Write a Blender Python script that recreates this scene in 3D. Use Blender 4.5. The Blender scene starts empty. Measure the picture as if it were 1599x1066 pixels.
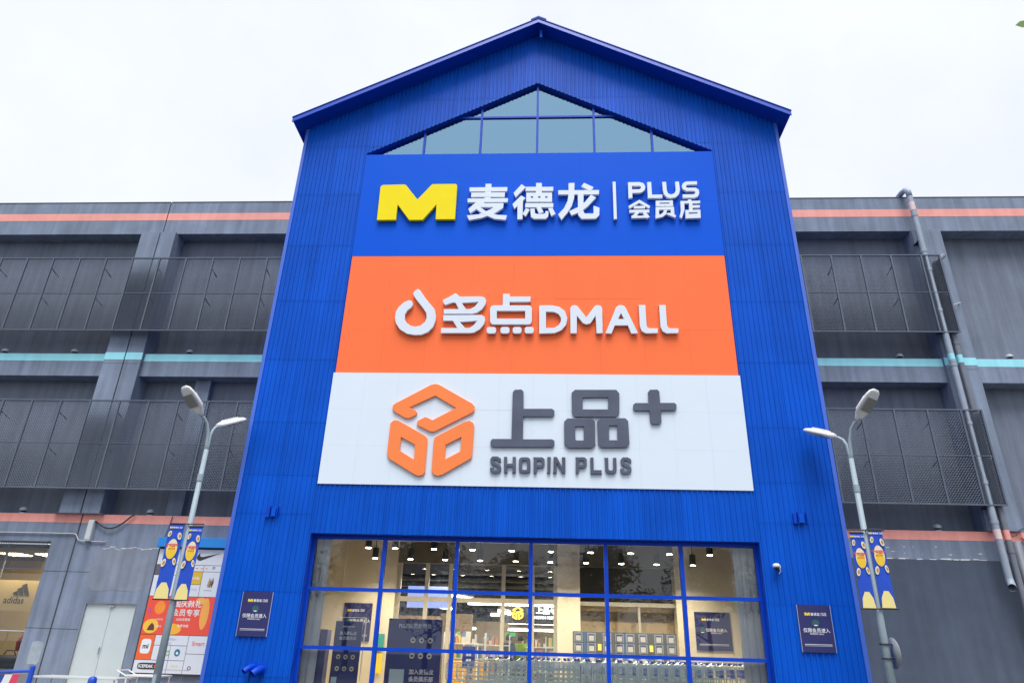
import bpy, bmesh, math, random
from mathutils import Matrix, Vector
random.seed(7)
S = bpy.context.scene
COL = S.collection
# ---------------------------------------------------------------- camera
CAM_P, CAM_R, CAM_Y = 0.427632, 0.030058, -0.060729      # pitch, roll, yaw (radians)
cam = bpy.data.cameras.new('camera'); cam_o = bpy.data.objects.new('camera', cam); COL.objects.link(cam_o)
cp, sp, cr, sr, cy, sy = math.cos(CAM_P), math.sin(CAM_P), math.cos(CAM_R), math.sin(CAM_R), math.cos(CAM_Y), math.sin(CAM_Y)
F = Vector((sy*cp, cy*cp, sp)); RT = Vector((cy, -sy, 0)); UP = RT.cross(F)
XR = RT*cr + UP*sr; YU = UP*cr - RT*sr
m = Matrix((XR, YU, -F)).transposed().to_4x4(); m.translation = (0, -15, 1.3)
cam_o.matrix_world = m
cam.sensor_fit = 'HORIZONTAL'; cam.sensor_width = 36; cam.lens = 36*1066/1599
cam.clip_start = 0.05; cam.clip_end = 2000
S.camera = cam_o
# ---------------------------------------------------------------- sky, sun, exposure
SUN_EL, SUN_ROT = math.radians(66), math.radians(185)
W = bpy.data.worlds.new('World'); S.world = W; W.use_nodes = True
nt = W.node_tree; nt.nodes.clear()
wo = nt.nodes.new('ShaderNodeOutputWorld'); bg = nt.nodes.new('ShaderNodeBackground'); bg.inputs[1].default_value = 0.1
sky = nt.nodes.new('ShaderNodeTexSky'); sky.sky_type = 'NISHITA'; sky.sun_disc = False
sky.sun_elevation = SUN_EL; sky.sun_rotation = SUN_ROT; sky.dust_density = 3; sky.air_density = 1.0
tc = nt.nodes.new('ShaderNodeTexCoord'); nz = nt.nodes.new('ShaderNodeTexNoise')
nz.inputs['Scale'].default_value = 2.2; nz.inputs['Detail'].default_value = 6; nz.inputs['Roughness'].default_value = .6
rp = nt.nodes.new('ShaderNodeMapRange'); rp.inputs[1].default_value = .35; rp.inputs[2].default_value = .68
rp.inputs[3].default_value = .82; rp.inputs[4].default_value = .97
mx = nt.nodes.new('ShaderNodeMix'); mx.data_type = 'RGBA'
mx.inputs['B'].default_value = (6.9, 7.2, 7.65, 1)          # bright even cloud cover
nt.links.new(tc.outputs['Generated'], nz.inputs['Vector']); nt.links.new(nz.outputs['Fac'], rp.inputs[0])
nt.links.new(rp.outputs[0], mx.inputs['Factor']); nt.links.new(sky.outputs[0], mx.inputs['A'])
nt.links.new(mx.outputs['Result'], bg.inputs[0]); nt.links.new(bg.outputs[0], wo.inputs[0])
sun = bpy.data.lights.new('sun', 'SUN'); sun.energy = 2.6; sun.angle = math.radians(34); sun.color = (1, .98, .95)
sun_o = bpy.data.objects.new('sun', sun); COL.objects.link(sun_o)
# light from behind the camera, high, through thin cloud
d = Vector((math.cos(SUN_EL)*.09, -math.cos(SUN_EL)*.996, math.sin(SUN_EL)))
sun_o.rotation_euler = d.to_track_quat('Z', 'Y').to_euler()
sun_o.location = (0, -60, 80)
S.view_settings.view_transform = 'Standard'; S.view_settings.look = 'None'
S.view_settings.exposure = 0.54; S.view_settings.gamma = 1.0
S.cycles.use_denoising = True; S.cycles.max_bounces = 8; S.cycles.transparent_max_bounces = 24
S.cycles.sample_clamp_indirect = 4.0; S.cycles.caustics_reflective = False; S.cycles.caustics_refractive = False

# ---------------------------------------------------------------- materials
MATS = {}
def mat(name, col, rough=.6, metal=0., var=0., scale=3., bump=0., bscale=60., emit=0., spec=.5, streak=0., coords='Object'):
    """Principled paint/stone/metal with procedural mottling, vertical streaks and fine relief."""
    if name in MATS: return MATS[name]
    M = bpy.data.materials.new(name); M.use_nodes = True; t = M.node_tree; b = t.nodes['Principled BSDF']
    b.inputs['Base Color'].default_value = (*col, 1); b.inputs['Roughness'].default_value = rough
    b.inputs['Metallic'].default_value = metal; b.inputs['Specular IOR Level'].default_value = spec
    if emit:
        b.inputs['Emission Color'].default_value = (*col, 1); b.inputs['Emission Strength'].default_value = emit
    if var or bump or streak:
        g = t.nodes.new('ShaderNodeNewGeometry')
    if var or streak:
        n = t.nodes.new('ShaderNodeTexNoise'); n.inputs['Scale'].default_value = scale; n.inputs['Detail'].default_value = 7
        n.inputs['Roughness'].default_value = .62
        t.links.new(g.outputs['Position'], n.inputs['Vector'])
        r = t.nodes.new('ShaderNodeMapRange'); r.inputs[1].default_value = .25; r.inputs[2].default_value = .75
        r.inputs[3].default_value = 1-var; r.inputs[4].default_value = 1+var
        t.links.new(n.outputs['Fac'], r.inputs[0])
        out = r.outputs[0]
        if streak:
            mp = t.nodes.new('ShaderNodeMapping'); mp.inputs['Scale'].default_value = (5.5, 5.5, .35)
            n2 = t.nodes.new('ShaderNodeTexNoise'); n2.inputs['Scale'].default_value = 1.; n2.inputs['Detail'].default_value = 5
            t.links.new(g.outputs['Position'], mp.inputs[0]); t.links.new(mp.outputs[0], n2.inputs['Vector'])
            r2 = t.nodes.new('ShaderNodeMapRange'); r2.inputs[1].default_value = .3; r2.inputs[2].default_value = .72
            r2.inputs[3].default_value = 1-streak; r2.inputs[4].default_value = 1+streak
            t.links.new(n2.outputs['Fac'], r2.inputs[0])
            mm = t.nodes.new('ShaderNodeMath'); mm.operation = 'MULTIPLY'
            t.links.new(out, mm.inputs[0]); t.links.new(r2.outputs[0], mm.inputs[1]); out = mm.outputs[0]
        mxx = t.nodes.new('ShaderNodeVectorMath'); mxx.operation = 'SCALE'; mxx.inputs[0].default_value = col
        t.links.new(out, mxx.inputs['Scale']); t.links.new(mxx.outputs[0], b.inputs['Base Color'])
    if bump:
        n3 = t.nodes.new('ShaderNodeTexNoise'); n3.inputs['Scale'].default_value = bscale; n3.inputs['Detail'].default_value = 4
        t.links.new(g.outputs['Position'], n3.inputs['Vector'])
        bp = t.nodes.new('ShaderNodeBump'); bp.inputs['Strength'].default_value = bump; bp.inputs['Distance'].default_value = .02
        t.links.new(n3.outputs['Fac'], bp.inputs['Height']); t.links.new(bp.outputs[0], b.inputs['Normal'])
    MATS[name] = M; return M
def glass(name, tint, fac, refl=(1, 1, 1), rough=0.0):
    M = bpy.data.materials.new(name); M.use_nodes = True; t = M.node_tree; t.nodes.clear()
    o = t.nodes.new('ShaderNodeOutputMaterial'); a = t.nodes.new('ShaderNodeBsdfTransparent'); g = t.nodes.new('ShaderNodeBsdfGlossy')
    a.inputs[0].default_value = (*tint, 1); g.inputs[0].default_value = (*refl, 1); g.inputs['Roughness'].default_value = rough
    fr = t.nodes.new('ShaderNodeFresnel'); fr.inputs[0].default_value = 1.5
    ad = t.nodes.new('ShaderNodeMath'); ad.operation = 'ADD'; ad.inputs[1].default_value = fac; ad.use_clamp = True
    x = t.nodes.new('ShaderNodeMixShader')
    t.links.new(fr.outputs[0], ad.inputs[0]); t.links.new(ad.outputs[0], x.inputs[0])
    t.links.new(a.outputs[0], x.inputs[1]); t.links.new(g.outputs[0], x.inputs[2]); t.links.new(x.outputs[0], o.inputs[0])
    MATS[name] = M; return M
BLUE = mat('blue_cladding', (.001, .088, .55), .45, var=.12, scale=.8, streak=.10, spec=.13)
def vary(M, amt):
    """slight tone difference from sheet to sheet"""
    t = M.node_tree; b = t.nodes['Principled BSDF']; oi = t.nodes.new('ShaderNodeObjectInfo'); r = t.nodes.new('ShaderNodeMapRange')
    r.inputs[3].default_value = 1-amt; r.inputs[4].default_value = 1+amt; v = t.nodes.new('ShaderNodeVectorMath'); v.operation = 'SCALE'
    src = b.inputs['Base Color'].links[0].from_socket; t.links.new(oi.outputs['Random'], r.inputs[0]); t.links.new(src, v.inputs[0]); t.links.new(r.outputs[0], v.inputs['Scale']); t.links.new(v.outputs[0], b.inputs['Base Color'])
vary(BLUE, .06)
BLUE2 = mat('blue_frame', (.002, .055, .52), .4, var=.05, spec=.2)
BLUED = mat('blue_roof', (.002, .045, .42), .45, var=.08, spec=.2)
SIGNB = mat('sign_blue', (.001, .095, .68), .5, var=.03, scale=.6, spec=.08)
SIGNO = mat('sign_orange', (.95, .18, .062), .55, var=.03, scale=.7, spec=.12)
SIGNW = mat('sign_white', (.68, .77, .88), .5, var=.02, scale=.7, spec=.2)
LETW = mat('letter_white', (.66, .73, .84), .4, var=.02)
LETY = mat('letter_yellow', (.86, .70, .0), .45, var=.03, spec=.15)
LETO = mat('letter_orange', (.93, .24, .075), .45, var=.03, spec=.15)
LETG = mat('letter_grey', (.075, .09, .14), .35, var=.25, scale=1.4)
CONC = mat('concrete_grey', (.18, .225, .315), .8, var=.20, scale=1.1, streak=.20, bump=.25, bscale=35)
CONC2 = mat('concrete_recess', (.155, .185, .25), .85, var=.16, scale=.9, streak=.18, bump=.2, bscale=35)
CORAL = mat('paint_coral', (.80, .33, .29), .7, var=.12, scale=2.2, streak=.06)
AQUA = mat('paint_aqua', (.30, .72, .83), .7, var=.10, scale=2.2, streak=.05)
SCREEN = mat('screen_metal', (.10, .125, .175), .5, metal=.2, var=.15, scale=2)
GALV = mat('galvanised', (.42, .47, .52), .45, metal=.35, var=.12, scale=4)
PIPE = mat('pipe_paint', (.30, .36, .44), .5, var=.14, scale=3, streak=.08)
PIPE2 = mat('pipe_dark', (.16, .175, .22), .55, var=.14, scale=3)
WHITE = mat('white_plastic', (.78, .79, .80), .4, var=.03)
DARK = mat('dark_metal', (.025, .027, .032), .5)
NAVY = mat('poster_navy', (.022, .024, .13), .4, var=.05)
NAVYB = mat('poster_blue', (.006, .02, .19), .35, var=.05)
INKW = mat('ink_white', (.75, .78, .82), .5)
INKY = mat('ink_yellow', (.85, .66, .03), .5)
INKD = mat('ink_dark', (.03, .032, .04), .5)
CREAM = mat('cream_wall', (.66, .60, .48), .7, var=.05, scale=1.5)
TAN = mat('tan_panel', (.40, .30, .17), .6, var=.08)
GLASS = glass('window_glass', (.92, .95, .94), .03, (.95, .98, 1))
GLASSG = glass('gable_glass', (.45, .62, .66), .50, (.40, .68, .92))

# ---------------------------------------------------------------- mesh helpers
class MB:
    def __init__(s): s.v = []; s.f = []
    def quad(s, *p):
        n = len(s.v); s.v += [tuple(q) for q in p]; s.f.append(tuple(range(n, n+len(p)))); return s
    def box(s, x0, x1, y0, y1, z0, z1):
        n = len(s.v)
        s.v += [(x0,y0,z0),(x1,y0,z0),(x1,y1,z0),(x0,y1,z0),(x0,y0,z1),(x1,y0,z1),(x1,y1,z1),(x0,y1,z1)]
        s.f += [tuple(n+i for i in q) for q in ((0,3,2,1),(4,5,6,7),(0,1,5,4),(1,2,6,5),(2,3,7,6),(3,0,4,7))]; return s
    def prism(s, poly, y0, y1):
        """poly: (x, z) counter-clockwise seen from the front (-y)."""
        n = len(s.v); k = len(poly)
        s.v += [(x, y0, z) for x, z in poly] + [(x, y1, z) for x, z in poly]
        s.f.append(tuple(range(n, n+k))); s.f.append(tuple(range(n+2*k-1, n+k-1, -1)))
        for i in range(k):
            j = (i+1) % k; s.f.append((n+j, n+i, n+k+i, n+k+j))
        return s
    def tube(s, pts, r, n=10, cap=True):
        """tube along a polyline; r a number or one radius per point."""
        pts = [Vector(p) for p in pts]; R = r if isinstance(r, (list, tuple)) else [r]*len(pts)
        base = len(s.v); prev = None
        for i, p in enumerate(pts):
            t = (pts[min(i+1, len(pts)-1)] - pts[max(i-1, 0)]).normalized()
            if prev is None: a = t.orthogonal().normalized()
            else: a = (prev - t*prev.dot(t)).normalized()
            prev = a; b = t.cross(a)
            for k in range(n):
                q = 2*math.pi*k/n; s.v.append(tuple(p + (a*math.cos(q) + b*math.sin(q))*R[i]))
        for i in range(len(pts)-1):
            for k in range(n):
                k2 = (k+1) % n
                s.f.append((base+i*n+k, base+i*n+k2, base+(i+1)*n+k2, base+(i+1)*n+k))
        if cap:
            s.f.append(tuple(base+k for k in range(n-1, -1, -1))); s.f.append(tuple(base+(len(pts)-1)*n+k for k in range(n)))
        return s
    def lathe(s, prof, c=(0, 0, 0), n=16):
        base = len(s.v)
        for r, z in prof:
            for k in range(n):
                q = 2*math.pi*k/n; s.v.append((c[0]+r*math.cos(q), c[1]+r*math.sin(q), c[2]+z))
        for i in range(len(prof)-1):
            for k in range(n):
                k2 = (k+1) % n; s.f.append((base+i*n+k, base+i*n+k2, base+(i+1)*n+k2, base+(i+1)*n+k))
        s.f.append(tuple(base+k for k in range(n-1, -1, -1))); s.f.append(tuple(base+(len(prof)-1)*n+k for k in range(n)))
        return s
    def mesh(s, name, smooth=False, bevel=0):
        me = bpy.data.meshes.new(name); me.from_pydata(s.v, [], s.f)
        if bevel:
            bm = bmesh.new(); bm.from_mesh(me)
            bmesh.ops.bevel(bm, geom=[e for e in bm.edges if e.is_manifold and e.calc_face_angle(0) > .6], offset=bevel, segments=2, affect='EDGES', profile=.6)
            bm.to_mesh(me); bm.free()
        if smooth:
            for p in me.polygons: p.use_smooth = True
        me.update(); return me
def link(o, parent=None):
    COL.objects.link(o)
    if parent is not None:
        o.parent = parent; o.matrix_parent_inverse = Matrix.Translation(-parent.location)
    return o
def obj(name, me, material, parent=None, smooth=False, bevel=0):
    """one mesh object in world coordinates (kept in place under its parent)"""
    if isinstance(me, MB): me = me.mesh(name, smooth, bevel)
    if material is not None and not me.materials: me.materials.append(material)
    return link(bpy.data.objects.new(name, me), parent)
def loc(name, me, material, parent, l=(0, 0, 0), r=(0, 0, 0), s=None, smooth=False, bevel=0):
    """a part placed in its thing's own coordinates"""
    if isinstance(me, MB): me = me.mesh(name, smooth, bevel)
    if material is not None and not me.materials: me.materials.append(material)
    o = bpy.data.objects.new(name, me); COL.objects.link(o); o.parent = parent; o.location = l; o.rotation_euler = r
    if s: o.scale = s
    return o
def tag(o, label, cat, group=None):
    o['label'] = label; o['category'] = cat
    if group: o['group'] = group
    return o
def thing(name, label, cat, l=(0, 0, 0), group=None, rz=0):
    o = bpy.data.objects.new(name, None); o.empty_display_size = .3; COL.objects.link(o); o.location = l; o.rotation_euler = (0, 0, rz)
    return tag(o, label, cat, group)
def struct(o): o['kind'] = 'structure'; return o
def dup(root, l, rz=None, label=None, parent=None):
    c = root.copy(); COL.objects.link(c)
    if parent is not None: c.parent = parent
    else:
        c.location = l
        if rz is not None: c.rotation_euler = (0, 0, rz)
        if label: c['label'] = label
    for ch in root.children: dup(ch, None, parent=c)
    return c
DG = None
def text_mesh(body, h, bold=.0, extrude=0., spacing=1., xs=1.):
    """lettering as a mesh in the x-z plane facing -y, centred, letters h metres tall"""
    c = bpy.data.curves.new('lettering', 'FONT'); c.body = body; c.size = 1; c.extrude = extrude/max(h, 1e-6); c.offset = bold
    c.space_character = spacing; c.align_x = 'CENTER'; c.resolution_u = 3
    o = bpy.data.objects.new('lettering', c)
    me = bpy.data.meshes.new_from_object(o)
    bpy.data.objects.remove(o); bpy.data.curves.remove(c)
    if len(me.vertices) == 0: return me
    xsv = [v.co.x for v in me.vertices]; ys = [v.co.y for v in me.vertices]
    cx, y0, y1 = (min(xsv)+max(xsv))/2, min(ys), max(ys); k = h/(y1-y0)
    for v in me.vertices: v.co = ((v.co.x-cx)*k*xs, -v.co.z*h, (v.co.y-(y0+y1)/2)*k)
    return me
def text(body, x, y, z, h, material, parent, bold=0., extrude=0., name='lettering', spacing=1., xs=1., rz=0.):
    me = text_mesh(body, h, bold, extrude, spacing, xs); me.materials.clear(); me.materials.append(material)
    o = bpy.data.objects.new(name, me); o.location = (x, y, z); o.rotation_euler = (0, 0, rz)
    return link(o, parent)
def contour_mesh(strokes, depth, y_front, bevel=.006, sx=1., ox=0., oz=0., step=.002):
    """solid letters from outlines; crossing strokes of one letter sit a hair in front of each other"""
    V = []; Fc = []
    for i, st in enumerate(strokes):
        c = bpy.data.curves.new('outline', 'CURVE'); c.dimensions = '2D'; c.fill_mode = 'BOTH'; c.extrude = max(depth/2-bevel, 0); c.bevel_depth = bevel
        for ct in st:
            sp_ = c.splines.new('POLY'); sp_.points.add(len(ct)-1); sp_.use_cyclic_u = True
            for p, (x, z) in zip(sp_.points, ct): p.co = (x*sx+ox, z*sx+oz, 0, 1)
        o = bpy.data.objects.new('outline', c)
        me = bpy.data.meshes.new_from_object(o)
        bpy.data.objects.remove(o); bpy.data.curves.remove(c)
        n = len(V); yc = y_front + depth/2 - i*step
        V += [(v.co.x, yc - v.co.z, v.co.y) for v in me.vertices]; Fc += [tuple(n+k for k in p.vertices) for p in me.polygons]
        bpy.data.meshes.remove(me)
    me = bpy.data.meshes.new('letter'); me.from_pydata(V, [], Fc); me.update(); return me

# ================================================================ ground
PAVE = mat('paving', (.13, .13, .13), .8, var=.15, scale=1.5, bump=.2)
ASPH = mat('asphalt', (.055, .056, .06), .9, var=.2, scale=2, bump=.4)
struct(obj('ground', MB().quad((-400,-400,-.12),(400,-400,-.12),(400,400,-.12),(-400,400,-.12)), ASPH))
struct(obj('pavement', MB().box(-60, 60, -18, .02, -.11, .0), PAVE))
struct(obj('pavement', MB().box(-60, -6.985, .02, 3.5, -.11, .0), PAVE))
struct(obj('pavement', MB().box(6.22, 60, .02, 3.5, -.11, .0), PAVE))

# ================================================================ the entrance tower
XL, XR_, SL, SR = -6.98, 6.215, -5.165, 4.405         # tower edges, sign / window edges
XC = -.385
def roofz(x): return 18.36 - .54*abs(x-XC)            # underside of the roof
def openz(x): return 16.43 - .532*abs(x-XC)           # edge of the glazed gable opening
tower = thing('entrance_tower', 'tall blue corrugated metal entrance tower with gabled roof and big windows', 'building', (XC, 1.5, 0))
RIB = .115
def cladding(x0, x1, lo, hi, yo=0.):
    """one ribbed sheet; lo / hi give its lower and upper edge at x"""
    n = max(2, round((x1-x0)/RIB)); p = (x1-x0)/n; xs = [(x0+.003, 0.)]
    for i in range(n):
        a = x0+i*p
        xs += [(a+p*.30, 0.), (a+p*.40, -.020), (a+p*.62, -.020), (a+p*.72, 0.)]
    xs.append((x1-.003, 0.))
    g = []
    for x, y in xs:
        l, h = lo(x), hi(x)
        g.append((x, y, l, max(h, l)))
    runs, cur = [], []
    for i in range(len(g)-1):
        if g[i][3]-g[i][2] > .004 or g[i+1][3]-g[i+1][2] > .004: cur.append(i)
        elif cur: runs.append(cur); cur = []
    if cur: runs.append(cur)
    out = []
    for r in runs:
        gg = g[r[0]:r[-1]+2]; k = len(gg); b = MB()
        if max(h-l for _, _, l, h in gg) < .02: continue
        b.v = [(x, y-.0035+yo, l) for x, y, l, h in gg] + [(x, y+.001+yo, h) for x, y, l, h in gg]
        b.f = [(i, i+1, k+i+1, k+i) for i in range(k-1)]; out.append(b)
    return out
SEAM = [0., .73, 2.34, 3.95, 4.81, 6.05, 7.63, 9.24, 10.88, 12.5, 14.15, 15.85, 18.6]
def cols(a, b, n): return [(a+(b-a)*i/n, a+(b-a)*(i+1)/n) for i in range(n)]
edgeL, mid, edgeR = cols(XL, SL, 2), cols(SL, SR, 12), cols(SR, XR_, 2)
for c in edgeL + edgeR:
    for a, b in zip(SEAM, SEAM[1:]):
        for m_ in cladding(c[0], c[1], lambda x: a, lambda x: min(b, roofz(x))): obj('cladding_panel', m_, BLUE, tower)
for c in mid:
    for a, b in ((3.555, 4.62),):
        for m_ in cladding(c[0], c[1], lambda x: a, lambda x: b): obj('cladding_panel', m_, BLUE, tower)
    for a, b in zip(SEAM[9:], SEAM[10:]):
        for m_ in cladding(c[0], c[1], lambda x: max(a, openz(x)), lambda x: max(min(b, roofz(x)), 0)): obj('cladding_panel', m_, BLUE, tower)
# wall behind the sheets, with the openings left free
obj('facade_wall', MB().prism([(XL+.01, 0), (SL, 0), (SL, 13.87), (XC, 16.43), (XC, roofz(XC)), (XL+.01, roofz(XL))], .022, .42), BLUE2, tower)
obj('facade_wall', MB().prism([(SR, 0), (XR_-.01, 0), (XR_-.01, roofz(XR_)), (XC, roofz(XC)), (XC, 16.43), (SR, 13.87)], .022, .42), BLUE2, tower)
obj('facade_wall', MB().box(SL+.002, SR-.002, .024, .42, 3.555, 13.86), BLUE2, tower)
for x0, x1 in ((XL, XL+.06), (XR_-.06, XR_)):
    obj('corner_trim', MB().box(x0-.012, x1+.012, -.032, .03, 0, roofz(x0)-.02), mat('trim_blue', (.05, .14, .62), .4), tower)
obj('side_wall', MB().box(XL-.01, XL+.02, .42, 12, 0, 14.78), BLUE, tower)
obj('side_wall', MB().box(XR_-.02, XR_+.01, .42, 12, 0, 14.78), BLUE, tower)
# roof: two slopes with overhang, fascia and ridge cap
for sgn in (-1, 1):
    xe = XC + sgn*6.83
    pl = [(XC, 18.36), (XC, 18.44), (xe, 14.75), (xe, 14.67)]
    if sgn > 0: pl = pl[::-1]
    rf = obj('roof_slope', MB().prism(pl, -.47, 12.2), BLUED, tower)
    pf = [(XC, 18.335), (XC, 18.47), (xe+sgn*.02, 14.78), (xe+sgn*.02, 14.645)]
    if sgn > 0: pf = pf[::-1]
    obj('fascia', MB().prism(pf, -.50, -.472), mat('fascia_blue', (.006, .07, .56), .35), rf)
    pg = [(XC, 18.475), (XC, 18.50), (xe+sgn*.03, 14.81), (xe+sgn*.03, 14.785)]
    if sgn > 0: pg = pg[::-1]
    obj('drip_edge', MB().prism(pg, -.52, -.2), BLUED, rf)
    # purlin ends under the eaves
obj('ridge_cap', MB().prism([(XC-.22, 18.395), (XC, 18.515), (XC+.24, 18.39), (XC+.24, 18.43), (XC, 18.56), (XC-.22, 18.435)], -.53, 12.2), BLUED, tower)
obj('lightning_rod', MB().tube([(XC, -.2, 18.5), (XC, -.2, 18.95)], .012, 6), GALV, tower)
obj('hanging_lamp', MB().tube([(XC+.08, -.28, 18.22), (XC+.08, -.28, 17.92)], .045, 10), BLUE, tower)
obj('hanging_lamp_rod', MB().tube([(XC+.08, -.28, 18.3), (XC+.08, -.28, 18.22)], .012, 6), BLUE, tower)

# glazed gable
gy = .13
gw = obj('gable_window', MB().prism([(SL, 13.80), (SR, 13.80), (SR, 13.93), (SL, 13.93)], gy-.04, gy+.04), BLUE2, tower)
MX = [SL + (SR-SL)*i/6 for i in range(7)]
for x in MX[1:-1]:
    obj('mullion', MB().box(x-.03, x+.03, gy-.045, gy+.045, 13.93, openz(x)+.02), BLUE2, gw)
obj('transom', MB().box(XC-2.35, XC+2.35, gy-.038, gy+.038, 15.22, 15.28), BLUE2, gw)
def pane_poly(x0, x1, z0, z1):
    pts = [(x0, z0), (x1, z0)]
    top = lambda x: min(z1, openz(x)+.05)
    if top(x1) > z0: pts.append((x1, top(x1)))
    ks = [XC + s*(16.48-z1)/.532 for s in (1, -1)] if z1 < 16.4 else []
    for k in sorted(ks, reverse=True):
        if x0+.01 < k < x1-.01: pts.append((k, z1))
    if top(x0) > z0: pts.append((x0, top(x0)))
    zz = XC - (16.48-z0)/.532, XC + (16.48-z0)/.532
    out = [(min(max(x, zz[0]), zz[1]), z) for x, z in pts]
    return out
for x0, x1 in zip(MX, MX[1:]):
    for z0, z1 in ((13.93, 15.23), (15.27, 17)):
        if max(openz(x0), openz(x1)) > z0+.05:
            pl = pane_poly(x0+.02, x1-.02, z0, z1)
            if len(set(pl)) >= 3: obj('pane', MB().quad(*[(x, gy, z) for x, z in pl]), GLASSG, gw)
# room behind the gable glass
obj('loft_floor', MB().box(SL, SR, .42, 7, 13.6, 13.78), mat('loft_grey', (.42, .45, .47), .7), tower)
obj('loft_back_wall', MB().prism([(SL, 13.78), (SR, 13.78), (XC, 16.6)], 7, 7.1), mat('loft_grey', (.42, .45, .47), .7), tower)
for yb in (1.6, 3.4, 5.2):
    obj('loft_beam', MB().box(SL, SR, yb, yb+.12, 14.85, 15.05), mat('loft_white', (.7, .72, .72), .6), tower)
    obj('loft_brace', MB().tube([(XC-2.4, yb+.06, 15.05), (XC, yb+.06, 16.3), (XC+2.4, yb+.06, 15.05)], .05, 8), mat('loft_white', (.7, .72, .72), .6), tower)

# entrance windows: outer frame, mullions, transoms, eighteen panes
wy = .27
ew = obj('entrance_window', MB().box(SL, SR, wy-.05, wy+.05, 3.47, 3.55).box(SL, SL+.06, wy-.049, wy+.049, 0.05, 3.47).box(SR-.06, SR, wy-.049, wy+.049, 0.05, 3.47).box(SL, SR, wy-.05, wy+.05, -.02, .05), BLUE2, tower)
TZ = [.05, 1.30, 2.44, 3.47]
for x in MX[1:-1]: obj('mullion', MB().box(x-.04, x+.04, wy-.06, wy+.055, .05, 3.47), BLUE2, ew)
for z in TZ[1:3]:
    for x0, x1 in zip(MX, MX[1:]):
        obj('transom', MB().box(x0+.041, x1-.041, wy-.055, wy+.05, z-.035, z+.035), BLUE2, ew)
for x0, x1 in zip(MX, MX[1:]):
    for z0, z1 in zip(TZ, TZ[1:]):
        t_ = random.uniform(-.004, .004)
        obj('pane', MB().quad((x0+.03, wy+t_, z0), (x1-.03, wy-t_, z0), (x1-.03, wy-t_*.5, z1), (x0+.03, wy+t_*.6, z1)), GLASS, ew)

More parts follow.
